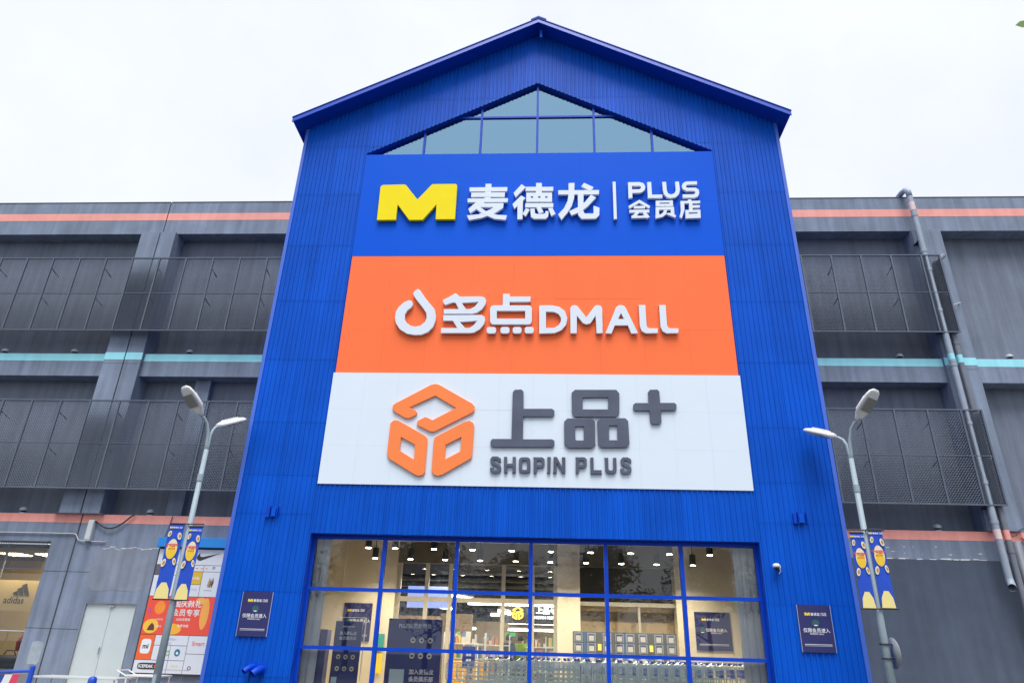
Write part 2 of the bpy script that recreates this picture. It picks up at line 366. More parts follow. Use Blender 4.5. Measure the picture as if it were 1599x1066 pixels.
# ================================================================ sign boards with raised letters
GLYPHS = {  # outlines in metres (x, z) on the facade, outer contour first, then holes
    'emblem_m': [[[(-4.594,12.666),(-4.579,12.713),(-4.538,12.737),(-3.956,12.751),(-3.909,12.726),(-3.555,12.249),(-3.207,12.729),(-3.175,12.753),(-2.571,12.754),(-2.531,12.73),(-2.516,12.682),(-2.511,11.624),(-3.011,11.627),(-3.024,12.11),(-3.364,11.611),(-3.715,11.609),(-4.082,12.123),(-4.081,11.616),(-4.576,11.614)]]],
    'mai': [[[(-1.739,12.75),(-1.589,12.748),(-1.595,12.277),(-1.749,12.278)]],[[(-2.167,12.633),(-1.158,12.634),(-1.164,12.508),(-2.16,12.507)]],[[(-2.111,12.46),(-1.217,12.461),(-1.225,12.321),(-2.112,12.328)]],[[(-2.199,12.267),(-1.131,12.27),(-1.138,12.153),(-2.193,12.155)]],[[(-1.95,12.171),(-1.732,12.17),(-1.902,11.971),(-2.11,11.81),(-2.161,11.942)]],[[(-1.87,12.109),(-1.244,12.11),(-1.252,11.966),(-1.462,11.8),(-1.81,11.65),(-2.124,11.586),(-2.19,11.728),(-1.891,11.757),(-1.593,11.907),(-1.482,11.992),(-1.89,11.995)]],[[(-1.978,11.956),(-1.878,12.001),(-1.666,11.831),(-1.409,11.739),(-1.143,11.722),(-1.171,11.586),(-1.455,11.618),(-1.765,11.771)]]],
    'de': [[[(-0.773,12.725),(-0.663,12.629),(-0.923,12.318),(-0.977,12.45)]],[[(-0.778,12.357),(-0.666,12.279),(-0.946,11.942),(-0.996,12.087)]],[[(-0.866,12.071),(-0.731,12.193),(-0.734,11.614),(-0.855,11.608)]],[[(-0.655,12.635),(0.071,12.628),(0.064,12.503),(-0.661,12.51)]],[[(-0.382,12.759),(-0.238,12.758),(-0.235,12.437),(-0.383,12.438)]],[[(-0.639,12.44),(0.038,12.435),(0.039,12.15),(-0.634,12.155)],[(-0.525,12.337),(-0.453,12.336),(-0.452,12.271),(-0.524,12.272)],[(-0.331,12.335),(-0.259,12.334),(-0.259,12.269),(-0.33,12.27)],[(-0.145,12.333),(-0.073,12.333),(-0.073,12.268),(-0.144,12.268)]],[[(-0.658,12.1),(0.07,12.094),(0.07,11.978),(-0.661,11.977)]],[[(-0.642,11.94),(-0.548,11.9),(-0.645,11.697),(-0.722,11.764)]],[[(-0.523,11.921),(-0.414,11.92),(-0.413,11.793),(-0.362,11.756),(-0.173,11.755),(-0.123,11.791),(-0.123,11.851),(-0.053,11.836),(-0.06,11.685),(-0.122,11.61),(-0.423,11.612),(-0.504,11.672)]],[[(-0.364,11.96),(-0.251,11.968),(-0.186,11.822),(-0.294,11.777)]],[[(-0.053,11.936),(0.052,11.941),(0.128,11.759),(0.028,11.693)]]],
    'long': [[[(0.212,12.52),(1.283,12.517),(1.274,12.387),(0.212,12.389)]],[[(0.486,12.75),(0.635,12.755),(0.622,12.274),(0.557,12.029),(0.429,11.787),(0.291,11.592),(0.209,11.752),(0.367,11.954),(0.457,12.183),(0.484,12.415)]],[[(0.895,12.753),(1.135,12.612),(1.056,12.482),(0.825,12.646)]],[[(0.725,12.413),(0.87,12.412),(0.856,11.845),(0.892,11.769),(1.129,11.767),(1.134,12.01),(1.278,11.948),(1.267,11.721),(1.175,11.614),(0.815,11.61),(0.729,11.725)]],[[(1.066,12.357),(1.196,12.276),(0.958,11.981),(0.755,11.815),(0.554,11.72),(0.5,11.847),(0.719,11.967),(0.911,12.134)]]],
    'bar': [[[(1.657,12.784),(1.727,12.783),(1.719,11.61),(1.65,11.599)]]],
    'plus_p': [[[(2.062,12.763),(2.361,12.765),(2.463,12.729),(2.505,12.623),(2.481,12.518),(2.411,12.449),(2.344,12.426),(2.151,12.421),(2.148,12.266),(2.057,12.255)],[(2.15,12.65),(2.355,12.652),(2.401,12.624),(2.404,12.577),(2.349,12.535),(2.151,12.533)]]],
    'plus_l': [[[(2.569,12.763),(2.664,12.767),(2.664,12.354),(2.932,12.358),(2.926,12.259),(2.561,12.255)]]],
    'plus_u': [[[(2.964,12.766),(3.058,12.765),(3.057,12.489),(3.085,12.396),(3.166,12.354),(3.253,12.395),(3.303,12.487),(3.304,12.768),(3.393,12.774),(3.402,12.51),(3.364,12.371),(3.273,12.273),(3.159,12.251),(3.058,12.274),(2.984,12.374),(2.966,12.502)]]],
    'plus_s': [[[(3.865,12.778),(3.863,12.685),(3.622,12.678),(3.568,12.641),(3.568,12.589),(3.623,12.57),(3.82,12.575),(3.889,12.505),(3.895,12.401),(3.853,12.298),(3.775,12.259),(3.467,12.255),(3.47,12.358),(3.746,12.361),(3.801,12.39),(3.801,12.46),(3.746,12.476),(3.569,12.478),(3.488,12.532),(3.467,12.625),(3.503,12.719),(3.582,12.772)]]],
    'hui': [[[(2.332,12.195),(2.593,11.999),(2.57,11.926),(2.324,12.11),(2.068,11.935),(2.039,11.999)]],[[(2.182,11.997),(2.463,12.0),(2.459,11.932),(2.179,11.929)]],[[(2.059,11.873),(2.568,11.879),(2.563,11.8),(2.056,11.799)]],[[(2.22,11.802),(2.304,11.802),(2.224,11.69),(2.446,11.693),(2.404,11.774),(2.471,11.807),(2.565,11.661),(2.498,11.616),(2.486,11.634),(2.11,11.623),(2.103,11.691),(2.141,11.704)]]],
    'yuan': [[[(2.757,12.162),(3.191,12.17),(3.188,11.995),(2.751,11.993)],[(2.848,12.111),(3.113,12.114),(3.113,12.063),(2.845,12.061)]],[[(2.745,11.957),(3.205,11.967),(3.203,11.735),(3.123,11.729),(3.125,11.886),(2.819,11.884),(2.809,11.722),(2.731,11.716)]],[[(2.947,11.861),(3.022,11.865),(2.995,11.748),(2.897,11.659),(2.729,11.615),(2.715,11.693),(2.865,11.737),(2.934,11.804)]],[[(2.995,11.748),(3.062,11.781),(3.241,11.701),(3.218,11.634)]]],
    'dian': [[[(3.593,12.192),(3.668,12.196),(3.673,12.146),(3.589,12.142)]],[[(3.394,12.148),(3.896,12.153),(3.89,12.085),(3.393,12.079)]],[[(3.393,12.084),(3.482,12.083),(3.469,11.857),(3.382,11.611),(3.336,11.656),(3.386,11.835)]],[[(3.612,12.082),(3.69,12.082),(3.677,11.855),(3.598,11.856)]],[[(3.689,12.002),(3.875,12.008),(3.869,11.944),(3.684,11.937)]],[[(3.502,11.857),(3.875,11.865),(3.865,11.619),(3.486,11.606)],[(3.571,11.793),(3.802,11.798),(3.802,11.742),(3.566,11.733)]]],
    'drop': [[[(-3.418,9.406),(-3.383,9.48),(-3.307,9.535),(-3.25,9.488),(-3.085,9.249),(-2.939,9.074),(-2.846,8.954),(-2.801,8.768),(-2.81,8.636),(-2.857,8.479),(-2.965,8.349),(-3.125,8.276),(-3.289,8.27),(-3.482,8.307),(-3.659,8.424),(-3.769,8.58),(-3.809,8.738),(-3.801,8.898),(-3.741,9.032),(-3.632,9.153),(-3.505,9.215),(-3.429,9.18),(-3.405,9.1),(-3.439,9.019),(-3.528,8.938),(-3.582,8.818),(-3.569,8.686),(-3.507,8.581),(-3.405,8.508),(-3.284,8.482),(-3.157,8.517),(-3.057,8.609),(-3.02,8.741),(-3.043,8.873),(-3.124,8.993),(-3.354,9.289)]]],
    'duo': [[[(-2.65,9.228),(-2.51,9.304),(-2.354,9.418),(-2.246,9.318),(-1.695,9.324),(-1.621,9.291),(-1.582,9.211),(-1.601,9.103),(-1.667,8.983),(-1.793,8.882),(-1.91,8.85),(-2.604,8.848),(-2.612,8.967),(-2.238,8.968),(-2.327,9.147),(-2.393,9.169),(-2.592,9.093),(-2.64,9.163)],[(-2.193,9.148),(-1.755,9.183),(-1.848,9.041),(-1.959,8.974),(-2.063,8.964)]],[[(-2.615,8.8),(-1.671,8.808),(-1.602,8.758),(-1.582,8.667),(-1.613,8.562),(-1.7,8.432),(-1.837,8.341),(-1.93,8.328),(-2.638,8.324),(-2.643,8.449),(-2.242,8.45),(-2.342,8.617),(-2.373,8.659),(-2.605,8.658)],[(-2.21,8.623),(-1.763,8.661),(-1.846,8.535),(-1.948,8.457),(-2.058,8.451)]]],
    'dian_dots': [[[(-1.159,9.395),(-1.003,9.395),(-0.997,9.033),(-1.159,9.032)]],[[(-1.001,9.319),(-0.484,9.32),(-0.487,9.186),(-1.002,9.18)]],[[(-0.53,9.074),(-0.489,9.062),(-0.459,9.029),(-0.448,8.983),(-0.443,8.655),(-0.453,8.611),(-0.481,8.578),(-0.521,8.566),(-1.368,8.563),(-1.409,8.575),(-1.439,8.607),(-1.452,8.651),(-1.465,8.981),(-1.456,9.026),(-1.428,9.059),(-1.388,9.072)],[(-1.309,8.931),(-0.6,8.933),(-0.596,8.709),(-1.301,8.707)]],[[(-1.36,8.48),(-1.334,8.472),(-1.315,8.452),(-1.307,8.423),(-1.305,8.374),(-1.311,8.346),(-1.329,8.325),(-1.354,8.317),(-1.468,8.317),(-1.494,8.324),(-1.514,8.345),(-1.522,8.373),(-1.524,8.422),(-1.519,8.451),(-1.501,8.472),(-1.475,8.479)]],[[(-1.033,8.481),(-1.007,8.474),(-0.987,8.453),(-0.98,8.425),(-0.978,8.376),(-0.984,8.347),(-1.003,8.327),(-1.028,8.319),(-1.135,8.318),(-1.161,8.326),(-1.18,8.346),(-1.188,8.375),(-1.19,8.424),(-1.184,8.452),(-1.166,8.473),(-1.14,8.481)]],[[(-0.741,8.482),(-0.715,8.475),(-0.696,8.454),(-0.688,8.426),(-0.687,8.377),(-0.694,8.349),(-0.712,8.328),(-0.737,8.32),(-0.839,8.32),(-0.865,8.327),(-0.885,8.348),(-0.892,8.376),(-0.893,8.425),(-0.887,8.453),(-0.869,8.474),(-0.844,8.482)]],[[(-0.445,8.484),(-0.419,8.476),(-0.4,8.455),(-0.393,8.427),(-0.392,8.378),(-0.399,8.35),(-0.417,8.329),(-0.442,8.322),(-0.549,8.321),(-0.575,8.328),(-0.594,8.349),(-0.601,8.377),(-0.602,8.426),(-0.596,8.455),(-0.578,8.476),(-0.552,8.483)]]],
    'dmall_d': [[[(-0.258,9.074),(0.044,9.08),(0.232,9.035),(0.361,8.922),(0.418,8.739),(0.389,8.557),(0.277,8.415),(0.115,8.337),(-0.25,8.322)],[(-0.101,8.913),(0.091,8.908),(0.208,8.856),(0.274,8.751),(0.273,8.647),(0.22,8.543),(0.115,8.47),(-0.098,8.459)]]],
    'dmall_m': [[[(0.502,9.002),(0.537,9.068),(0.608,9.087),(0.666,9.063),(0.883,8.748),(1.1,9.064),(1.17,9.091),(1.24,9.064),(1.268,8.99),(1.262,8.342),(1.129,8.336),(1.113,8.819),(0.973,8.598),(0.88,8.572),(0.8,8.61),(0.652,8.818),(0.641,8.334),(0.503,8.334)]]],
    'dmall_a': [[[(1.34,8.337),(1.612,9.018),(1.66,9.076),(1.731,9.092),(1.8,9.071),(1.844,9.005),(2.101,8.341),(1.953,8.333),(1.882,8.55),(1.56,8.548),(1.473,8.33)],[(1.723,8.887),(1.804,8.71),(1.642,8.709)]]],
    'dmall_l': [[[(2.168,9.09),(2.317,9.09),(2.318,8.551),(2.337,8.487),(2.382,8.462),(2.58,8.463),(2.569,8.348),(2.295,8.342),(2.207,8.397),(2.168,8.525)]]],
    'dmall_l2': [[[(2.66,9.091),(2.806,9.091),(2.805,8.553),(2.828,8.489),(2.872,8.464),(3.07,8.465),(3.057,8.35),(2.784,8.344),(2.697,8.4),(2.659,8.527)]]],
    'cube_top': [[[(-2.682,7.001),(-2.589,6.977),(-1.794,6.525),(-1.734,6.456),(-1.734,6.362),(-1.783,6.308),(-2.629,5.845),(-2.718,5.851),(-3.006,5.989),(-3.039,6.039),(-3.015,6.093),(-2.866,6.18),(-2.81,6.171),(-2.682,6.108),(-2.145,6.416),(-2.661,6.718),(-3.256,6.416),(-3.092,6.336),(-3.061,6.285),(-3.094,6.231),(-3.233,6.159),(-3.312,6.165),(-3.573,6.307),(-3.637,6.388),(-3.633,6.459),(-3.581,6.507),(-2.782,6.975)]]],
    'cube_left': [[[(-3.645,6.027),(-3.585,6.093),(-3.507,6.098),(-3.449,6.076),(-2.83,5.741),(-2.774,5.674),(-2.769,5.606),(-2.769,4.901),(-2.812,4.846),(-2.907,4.823),(-2.985,4.854),(-3.582,5.194),(-3.639,5.282),(-3.651,5.348)],[(-3.381,5.715),(-3.033,5.535),(-3.024,5.176),(-3.378,5.385)]]],
    'cube_right': [[[(-2.613,5.631),(-2.596,5.698),(-2.533,5.744),(-1.937,6.082),(-1.827,6.107),(-1.748,6.062),(-1.722,5.993),(-1.731,5.309),(-1.759,5.232),(-2.361,4.864),(-2.466,4.83),(-2.565,4.861),(-2.609,4.947)],[(-2.343,5.54),(-1.987,5.733),(-1.989,5.389),(-2.341,5.19)]]],
    'shang': [[[(-0.848,6.814),(-0.805,6.872),(-0.656,6.88),(-0.61,6.833),(-0.601,6.409),(0.06,6.417),(0.11,6.371),(0.105,6.278),(0.061,6.238),(-0.604,6.23),(-0.601,5.686),(0.063,5.694),(0.112,5.659),(0.106,5.556),(0.063,5.52),(-1.275,5.507),(-1.32,5.551),(-1.318,5.64),(-1.282,5.686),(-0.847,5.691)]]],
    'pin': [[[(0.593,6.885),(1.537,6.894),(1.602,6.806),(1.584,6.341),(1.514,6.242),(0.586,6.238),(0.52,6.329),(0.518,6.812)],[(0.759,6.704),(1.355,6.716),(1.346,6.415),(0.754,6.409)]],[[(0.411,6.187),(0.963,6.193),(1.028,6.121),(1.021,5.583),(0.948,5.514),(0.435,5.507),(0.344,5.588),(0.341,6.113)],[(0.577,6.01),(0.786,6.012),(0.78,5.677),(0.58,5.674)]],[[(1.166,6.202),(1.715,6.208),(1.776,6.145),(1.782,5.623),(1.716,5.539),(1.176,5.526),(1.098,5.599),(1.088,6.122)],[(1.34,6.04),(1.536,6.043),(1.529,5.693),(1.332,5.69)]]],
    'plus_sign': [[[(2.274,6.844),(2.315,6.901),(2.477,6.909),(2.518,6.862),(2.521,6.585),(2.848,6.588),(2.888,6.545),(2.876,6.447),(2.836,6.416),(2.527,6.413),(2.522,6.139),(2.47,6.084),(2.327,6.082),(2.281,6.136),(2.279,6.404),(1.955,6.4),(1.913,6.437),(1.917,6.529),(1.963,6.576),(2.268,6.579)]]],
    's1': [[[(-1.075,5.176),(-1.085,5.244),(-1.158,5.284),(-1.267,5.282),(-1.31,5.222),(-1.298,5.139),(-1.247,5.098),(-1.161,5.059),(-1.129,5.029),(-1.128,4.998),(-1.152,4.976),(-1.227,4.975),(-1.245,4.994),(-1.246,5.025),(-1.306,5.024),(-1.304,4.969),(-1.251,4.914),(-1.127,4.916),(-1.068,4.971),(-1.07,5.055),(-1.128,5.11),(-1.216,5.15),(-1.242,5.171),(-1.247,5.205),(-1.235,5.221),(-1.171,5.222),(-1.14,5.205),(-1.134,5.168)]]],
    'h': [[[(-1.003,5.276),(-0.992,4.926),(-0.933,4.927),(-0.943,5.277)]],[[(-0.809,5.278),(-0.799,4.929),(-0.74,4.93),(-0.748,5.279)]],[[(-0.958,5.063),(-0.782,5.066),(-0.783,5.126),(-0.96,5.124)]]],
    'o': [[[(-0.492,5.274),(-0.458,5.265),(-0.432,5.24),(-0.423,5.205),(-0.419,4.998),(-0.428,4.963),(-0.452,4.938),(-0.486,4.928),(-0.594,4.926),(-0.628,4.935),(-0.653,4.96),(-0.663,4.994),(-0.668,5.202),(-0.66,5.237),(-0.635,5.263),(-0.601,5.273)],[(-0.503,5.21),(-0.494,5.208),(-0.488,5.202),(-0.485,5.193),(-0.482,5.008),(-0.484,5.0),(-0.49,4.993),(-0.499,4.991),(-0.584,4.989),(-0.592,4.992),(-0.599,4.998),(-0.601,5.006),(-0.605,5.191),(-0.603,5.2),(-0.597,5.206),(-0.588,5.209)]]],
    'p1': [[[(-0.338,5.277),(-0.158,5.279),(-0.107,5.239),(-0.106,5.1),(-0.156,5.048),(-0.275,5.046),(-0.279,4.925),(-0.339,4.924)],[(-0.277,5.213),(-0.175,5.215),(-0.165,5.111),(-0.276,5.109)]]],
    'i': [[[(-0.032,5.287),(-0.035,4.935),(0.024,4.935),(0.028,5.287)]]],
    'n': [[[(0.099,4.937),(0.104,5.289),(0.166,5.29),(0.293,5.049),(0.294,5.286),(0.354,5.287),(0.352,4.935),(0.296,4.934),(0.161,5.185),(0.161,4.938)]]],
    'p2': [[[(0.598,5.29),(0.777,5.293),(0.827,5.253),(0.824,5.114),(0.773,5.062),(0.655,5.06),(0.647,4.94),(0.588,4.939)],[(0.657,5.227),(0.759,5.229),(0.765,5.125),(0.655,5.123)]]],
    'l': [[[(0.915,5.289),(0.975,5.29),(0.974,5.008),(1.148,5.01),(1.146,4.933),(0.914,4.93)]]],
    'u': [[[(1.238,5.288),(1.3,5.289),(1.297,5.035),(1.325,5.007),(1.392,5.008),(1.415,5.037),(1.418,5.29),(1.48,5.291),(1.476,5.004),(1.412,4.946),(1.295,4.944),(1.238,5.0)]]],
    's2': [[[(1.807,5.198),(1.802,5.266),(1.733,5.305),(1.627,5.304),(1.58,5.244),(1.585,5.162),(1.632,5.121),(1.713,5.083),(1.742,5.053),(1.74,5.022),(1.716,5.001),(1.642,4.999),(1.626,5.018),(1.627,5.049),(1.568,5.048),(1.566,4.994),(1.614,4.939),(1.735,4.941),(1.798,4.995),(1.801,5.078),(1.75,5.133),(1.666,5.173),(1.643,5.193),(1.641,5.227),(1.653,5.243),(1.716,5.244),(1.745,5.227),(1.748,5.191)]]],
}

def signboard(label, x0, x1, z0, z1, yf, nx, rows, material, gap=.0014):
    s = thing('signboard', label, 'sign', ((x0+x1)/2, yf, z0))
    zs = [z0+(z1-z0)*r for r in rows]
    for i, (a, b) in enumerate(cols(x0, x1, nx)):
        for za, zb in zip(zs, zs[1:]):
            obj('panel', MB().box(a+gap/2, b-gap/2, yf+random.uniform(-.0015, .0015), yf+.02, za+gap/2, zb-gap/2), material, s)
    obj('backing', MB().box(x0, x1, yf+.0205, yf+.0235, z0, z1), material, s)
    return s
def letters(keys, sign, material, yf, depth, stand, name='letter'):
    for k in keys:
        o = obj(name, contour_mesh(GLYPHS[k], depth, yf), material, sign)
        b = o.data; 
sb = signboard('blue signboard with yellow M emblem and white raised Chinese lettering under the glazed gable', SL+.01, SR-.01, 10.56, 13.86, -.008, 8, [0, .5, 1], SIGNB, .001)
letters(['emblem_m'], sb, LETY, -.11, .08, .05, 'emblem')
letters(['mai', 'de', 'long', 'plus_p', 'plus_l', 'plus_u', 'plus_s', 'hui', 'yuan', 'dian'], sb, LETW, -.11, .075, .06)
letters(['bar'], sb, LETW, -.11, .075, .06, 'divider_bar')
so = signboard('orange signboard with white droplet mark and DMALL lettering', SL+.03, SR-.02, 7.30, 10.555, -.006, 9, [0, .36, .62, 1], SIGNO)
letters(['drop'], so, LETW, -.10, .07, .04, 'emblem')
letters(['duo', 'dian_dots', 'dmall_d', 'dmall_m', 'dmall_a', 'dmall_l', 'dmall_l2'], so, LETW, -.10, .065, .05)
sw = signboard('pale white signboard with orange cube mark and dark grey SHOPIN PLUS lettering', SL-.005, SR+.005, 4.625, 7.295, -.035, 12, [0, .33, .66, 1], SIGNW)
letters(['cube_top', 'cube_left', 'cube_right'], sw, LETO, -.09, .045, .01, 'emblem')
letters(['shang', 'pin', 'plus_sign', 's1', 'h', 'o', 'p1', 'i', 'n', 'p2', 'l', 'u', 's2'], sw, LETG, -.09, .045, .01)
for sgn_ in (sb, so, sw):
    for ch in list(sgn_.children):
        if ch.name.split('.')[0] in ('letter', 'emblem', 'divider_bar'):
            vs = [v.co for v in ch.data.vertices]; q = random.Random(len(vs))
            fr = min(v.y for v in vs); bk = max(v.y for v in vs)
            pk = [q.choice(vs) for _ in range(3)]; cx_ = sum(v.x for v in vs)/len(vs); cz_ = sum(v.z for v in vs)/len(vs)
            b = MB()
            for v in pk:
                x, z = v.x+(cx_-v.x)*.02, v.z+(cz_-v.z)*.02
                b.tube([(x, bk-.02, z), (x, .0, z)], .012, 6)
            ob_ = obj('stud', b, DARK, None); COL.objects.unlink(ob_); COL.objects.link(ob_)
            ob_.parent = ch

# ---------------------------------------------------------------- logo strip used on posters and banners
def logo(parent, x, y, z, h, name='printed_logo'):
    """small yellow M, white name and side words printed in one line, h tall"""
    k = h/1.135; ox = x - .38*k; oz = z - 12.14*k
    me = contour_mesh(GLYPHS['emblem_m'], .002, y, 0, k, ox+(.72*k), oz); obj(name, me, INKY, parent)
    for g in ('mai', 'de', 'long', 'bar', 'plus_p', 'plus_l', 'plus_u', 'plus_s', 'hui', 'yuan', 'dian'):
        me = contour_mesh(GLYPHS[g], .002, y, 0, k, ox+(.72*k), oz, .0003); obj(name, me, INKW, parent)
def poster(label, x0, x1, z0, z1, y, wide=False):
    p = thing('poster', label, 'poster', ((x0+x1)/2, y, z0)); w = x1-x0; h = z1-z0; xc = (x0+x1)/2
    obj('board', MB().box(x0, x1, y, y+.02, z0, z1), NAVY, p)
    if not wide:
        for xe in (x0-.006, x1): obj('edge_strip', MB().box(xe, xe+.006, y-.004, y+.02, z0, z1), mat('poster_edge', (.5, .55, .7), .4), p)
    logo(p, xc+(.02 if not wide else -.05), y-.002, z0+h*.80, h*.065)
    xo, sc = (xc, 1.) if not wide else (xc+.08, .82)
    zo = z0+h*.46 if not wide else z0+h*.53
    text('仅限会员进入', xo, y-.003, zo, h*.095, INKW, p, .012, name='printed_words')
    text('MEMBERS ONLY', xo, y-.003, zo-h*.075, h*.032, INKW, p, .01, name='printed_words')
    b = MB(); bz = z0+h*.62 if not wide else z0+h*.52; bx = xc if not wide else x0+w*.2
    ring = [(bx+.075*math.cos(a*.3927), bz+.06*math.sin(a*.3927)) for a in range(16)]
    b.quad(*[(a, y-.0025, c) for a, c in ring]); obj('printed_picture', b, mat('ink_teal', (.02, .10, .11), .5), p)
    obj('printed_picture', MB().quad((bx-.05, y-.003, bz-.045), (bx, y-.003, bz-.062), (bx+.05, y-.003, bz-.045), (bx, y-.003, bz-.035)), INKW, p)
    obj('printed_rule', MB().box(x0+w*.09, x1-w*.09, y-.002, y, z0+h*.155, z0+h*.172).box(x0+w*.09, x1-w*.09, y-.002, y, z0+h*.13, z0+h*.138), mat('ink_pale', (.5, .53, .62), .5), p)
    return p
poster('navy members only poster on the blue cladding between brand board and entrance window', -6.40, -5.77, 1.465, 2.325, -.045)
poster('navy members only poster on the blue cladding below the white dome camera', 4.985, 5.63, 1.475, 2.345, -.045)
# vent pipes, camera, conduit brackets on the cladding
for x, z, dx, lab in ((-6.0, .86, -.10, 'smaller blue vent pipe stub poking out low on the tower cladding'), (-5.82, .82, -.12, 'larger blue vent pipe stub with hood low on the tower cladding')):
    v = thing('vent_pipe', lab, 'pipe', (x, 0, z), 'vent pipes low on the tower')
    r_ = .06 if dx > -.11 else .075
    me = MB(); n = 14
    me.tube([(x+.06, -.0, z+.05), (x+.05, -.10, z+.045), (x, -.17, z+.01), (x-.04, -.22, z-.04)], r_, n, False)
    me.tube([(x-.035, -.215, z-.037), (x, -.165, z+.01), (x+.05, -.10, z+.045)], r_-.008, n, False)
    obj('elbow', me, BLUE2, v, True)
    obj('flange', MB().tube([(x+.06, -.015, z+.05), (x+.06, -.03, z+.05)], r_+.03, n), BLUE2, v)
c = thing('security_camera', 'small white dome camera on the blue cladding right of the entrance window', 'camera', (4.66, -.05, 3.05))
obj('mount', MB().tube([(4.70, -.03, 3.06), (4.70, -.10, 3.06)], .055, 14), WHITE, c, True)
obj('housing', MB().lathe([(.0, .06), (.045, .055), (.07, .03), (.075, 0), (.06, -.02)], (4.65, -.15, 3.06), 16), WHITE, c, True)
obj('lens_dome', MB().lathe([(.058, 0), (.05, -.03), (.03, -.055), (.0, -.062)], (4.65, -.15, 3.04), 16), mat('dome_black', (.01, .01, .012), .1), c, True)
obj('cable', MB().tube([(4.70, -.08, 3.1), (4.75, -.06, 3.06), (4.76, -.04, 2.98), (4.72, -.03, 2.93)], .008, 6), WHITE, c)
for x, z, lab in ((-6.09, 3.98, 'blue bracket box on the cladding left above the entrance window'), (5.29, 4.06, 'blue bracket box on the cladding right above the entrance window')):
    b_ = thing('bracket_box', lab, 'bracket', (x, 0, z), 'brackets above the entrance window')
    obj('box', MB().box(x-.01, x+.09, -.07, -.03, z-.10, z+.08), BLUE, b_, bevel=.006)
    for xp in (x-.045, x+.13): obj('side_plate', MB().box(xp, xp+.015, -.11, -.025, z-.13, z+.12), BLUE2, b_)
    obj('strap', MB().box(x-.13, x-.06, -.07, -.025, z-.12, z+.10), BLUE2, b_, bevel=.005)

# ================================================================ the mall building behind (two wings)
YW = 3.5; YB = 3.98
mall = thing('mall_building', 'long grey concrete mall building with coral and aqua painted stripes behind the tower', 'building', (0, 9, 0))
JX = -12.82
XLW, XRW = XL-.012, XR_+.012
def wbox(name, m_, x0, x1, y0, y1, z0, z1, bev=.008): return obj(name, MB().box(x0, x1, y0, y1, z0, z1), m_, mall, bevel=bev)
wbox('recessed_wall', CONC2, -60, XLW, YB, YB+.3, 4.0, 14.8, 0); wbox('recessed_wall', CONC2, XRW, 60, YB, YB+.3, 4.0, 14.8, 0)
for x0, x1 in ((-60, JX-.018), (JX+.018, XLW), (XRW, 60)):            # beams, split at the movement joint
    wbox('parapet_beam', CONC, x0, x1, YW, YB+.01, 13.59, 14.85)
    wbox('floor_beam', CONC, x0, x1, YW, YB+.01, 8.54, 9.28)
    wbox('parapet_coping', mat('coping', (.15, .16, .19), .8, var=.2, scale=3), x0, x1, YW-.015, YB+.35, 14.852, 14.88)
wbox('joint_filler', mat('joint_dark', (.05, .053, .065), .9), JX-.018, JX+.018, YW+.02, YB, 0, 14.85, 0)
for x0, x1 in ((-13.45, JX-.018), (JX+.018, -12.29)):
    for z0, z1 in ((4.465, 8.9), (8.906, 13.586)): wbox('pilaster', CONC, x0, x1, YW-.13, YB, z0, z1)
for z0, z1 in ((4.465, 8.9), (8.906, 13.586)): wbox('pilaster', CONC, 11.18, 12.05, YW-.10, YB, z0, z1)
wbox('pier', CONC, -10.65, -10.19, YB-.22, YB+.005, 4.466, 8.538)
# painted stripes (a few millimetres proud of the concrete)
def stripe(m_, z0, z1, segs):
    for x0, x1, y in segs: obj('stripe', MB().box(x0, x1, y-.004, y+.012, z0, z1), m_, mall)
flat = [(-60, JX-.018, YW), (JX+.018, XLW, YW), (XRW, 60, YW)]
stripe(CORAL, 14.13, 14.41, flat)
step = [(-60, -13.46, YW), (-13.455, JX-.018, YW-.13), (JX+.018, -12.285, YW-.13), (-12.28, XLW, YW), (XRW, 11.17, YW), (11.175, 12.055, YW-.10), (12.06, 60, YW)]
stripe(AQUA, 9.03, 9.262, step)
stripe(CORAL, 4.225, 4.455, flat)
obj('ledge', MB().box(-13.6, -12.2, YW-.16, YW+.2, 4.458, 4.464), CONC2, mall)
# ground floor walls, left: shop opening, plain wall, metal door
LOWR = mat('wall_blue_grey', (.058, .080, .125), .75, var=.16, scale=1.2, streak=.12, bump=.2)
wbox('ground_wall', CONC, -60, -24, YW, YB, 0, 4.46); wbox('ground_wall', CONC, -24, -13.5, YW, YB, 3.715, 4.46)
wbox('ground_wall', CONC, -13.5, JX-.018, YW, YB, 0, 4.46)
wbox('ground_wall', CONC, JX+.018, -12.07, YW, YB, 0, 4.46); wbox('ground_wall', CONC, -12.07, -10.69, YW, YB, 2.19, 4.46)
wbox('ground_wall', CONC, -10.69, XLW, YW, YB, 0, 4.46)
for z in (1.55, 2.95): wbox('wall_groove', mat('joint_dark', (.05, .053, .065), .9), -13.49, JX-.02, YW-.0025, YW+.01, z, z+.012, 0); wbox('wall_groove', MATS['joint_dark'], JX+.02, -12.1, YW-.0025, YW+.01, z-.004, z+.008, 0)
patch = mat('patch_paint', (.30, .36, .42), .8, var=.2, scale=5)
def blob(n, x, z, rx, rz, y, m_, parent, seed=0, k=28, jit=.12):
    q = random.Random(seed); pts = []
    for i in range(k):
        a = 2*math.pi*i/k; c_, s_ = math.cos(a), math.sin(a); e = .35
        r = 1+q.uniform(-jit, jit); pts.append((x+rx*math.copysign(abs(c_)**e, c_)*r, z+rz*math.copysign(abs(s_)**e, s_)*r))
    return obj(n, MB().quad(*[(a, y, b) for a, b in pts]), m_, parent)
blob('repaint_patch', -13.05, .98, .16, .27, YW-.003, patch, mall, 3, jit=.05)
blob('repaint_patch', -11.35, 3.05, .85, .55, YW-.003, mat('plaster_patch', (.205, .24, .31), .85, var=.16, scale=2.5, streak=.15), mall, 5, jit=.05)
q = random.Random(4)
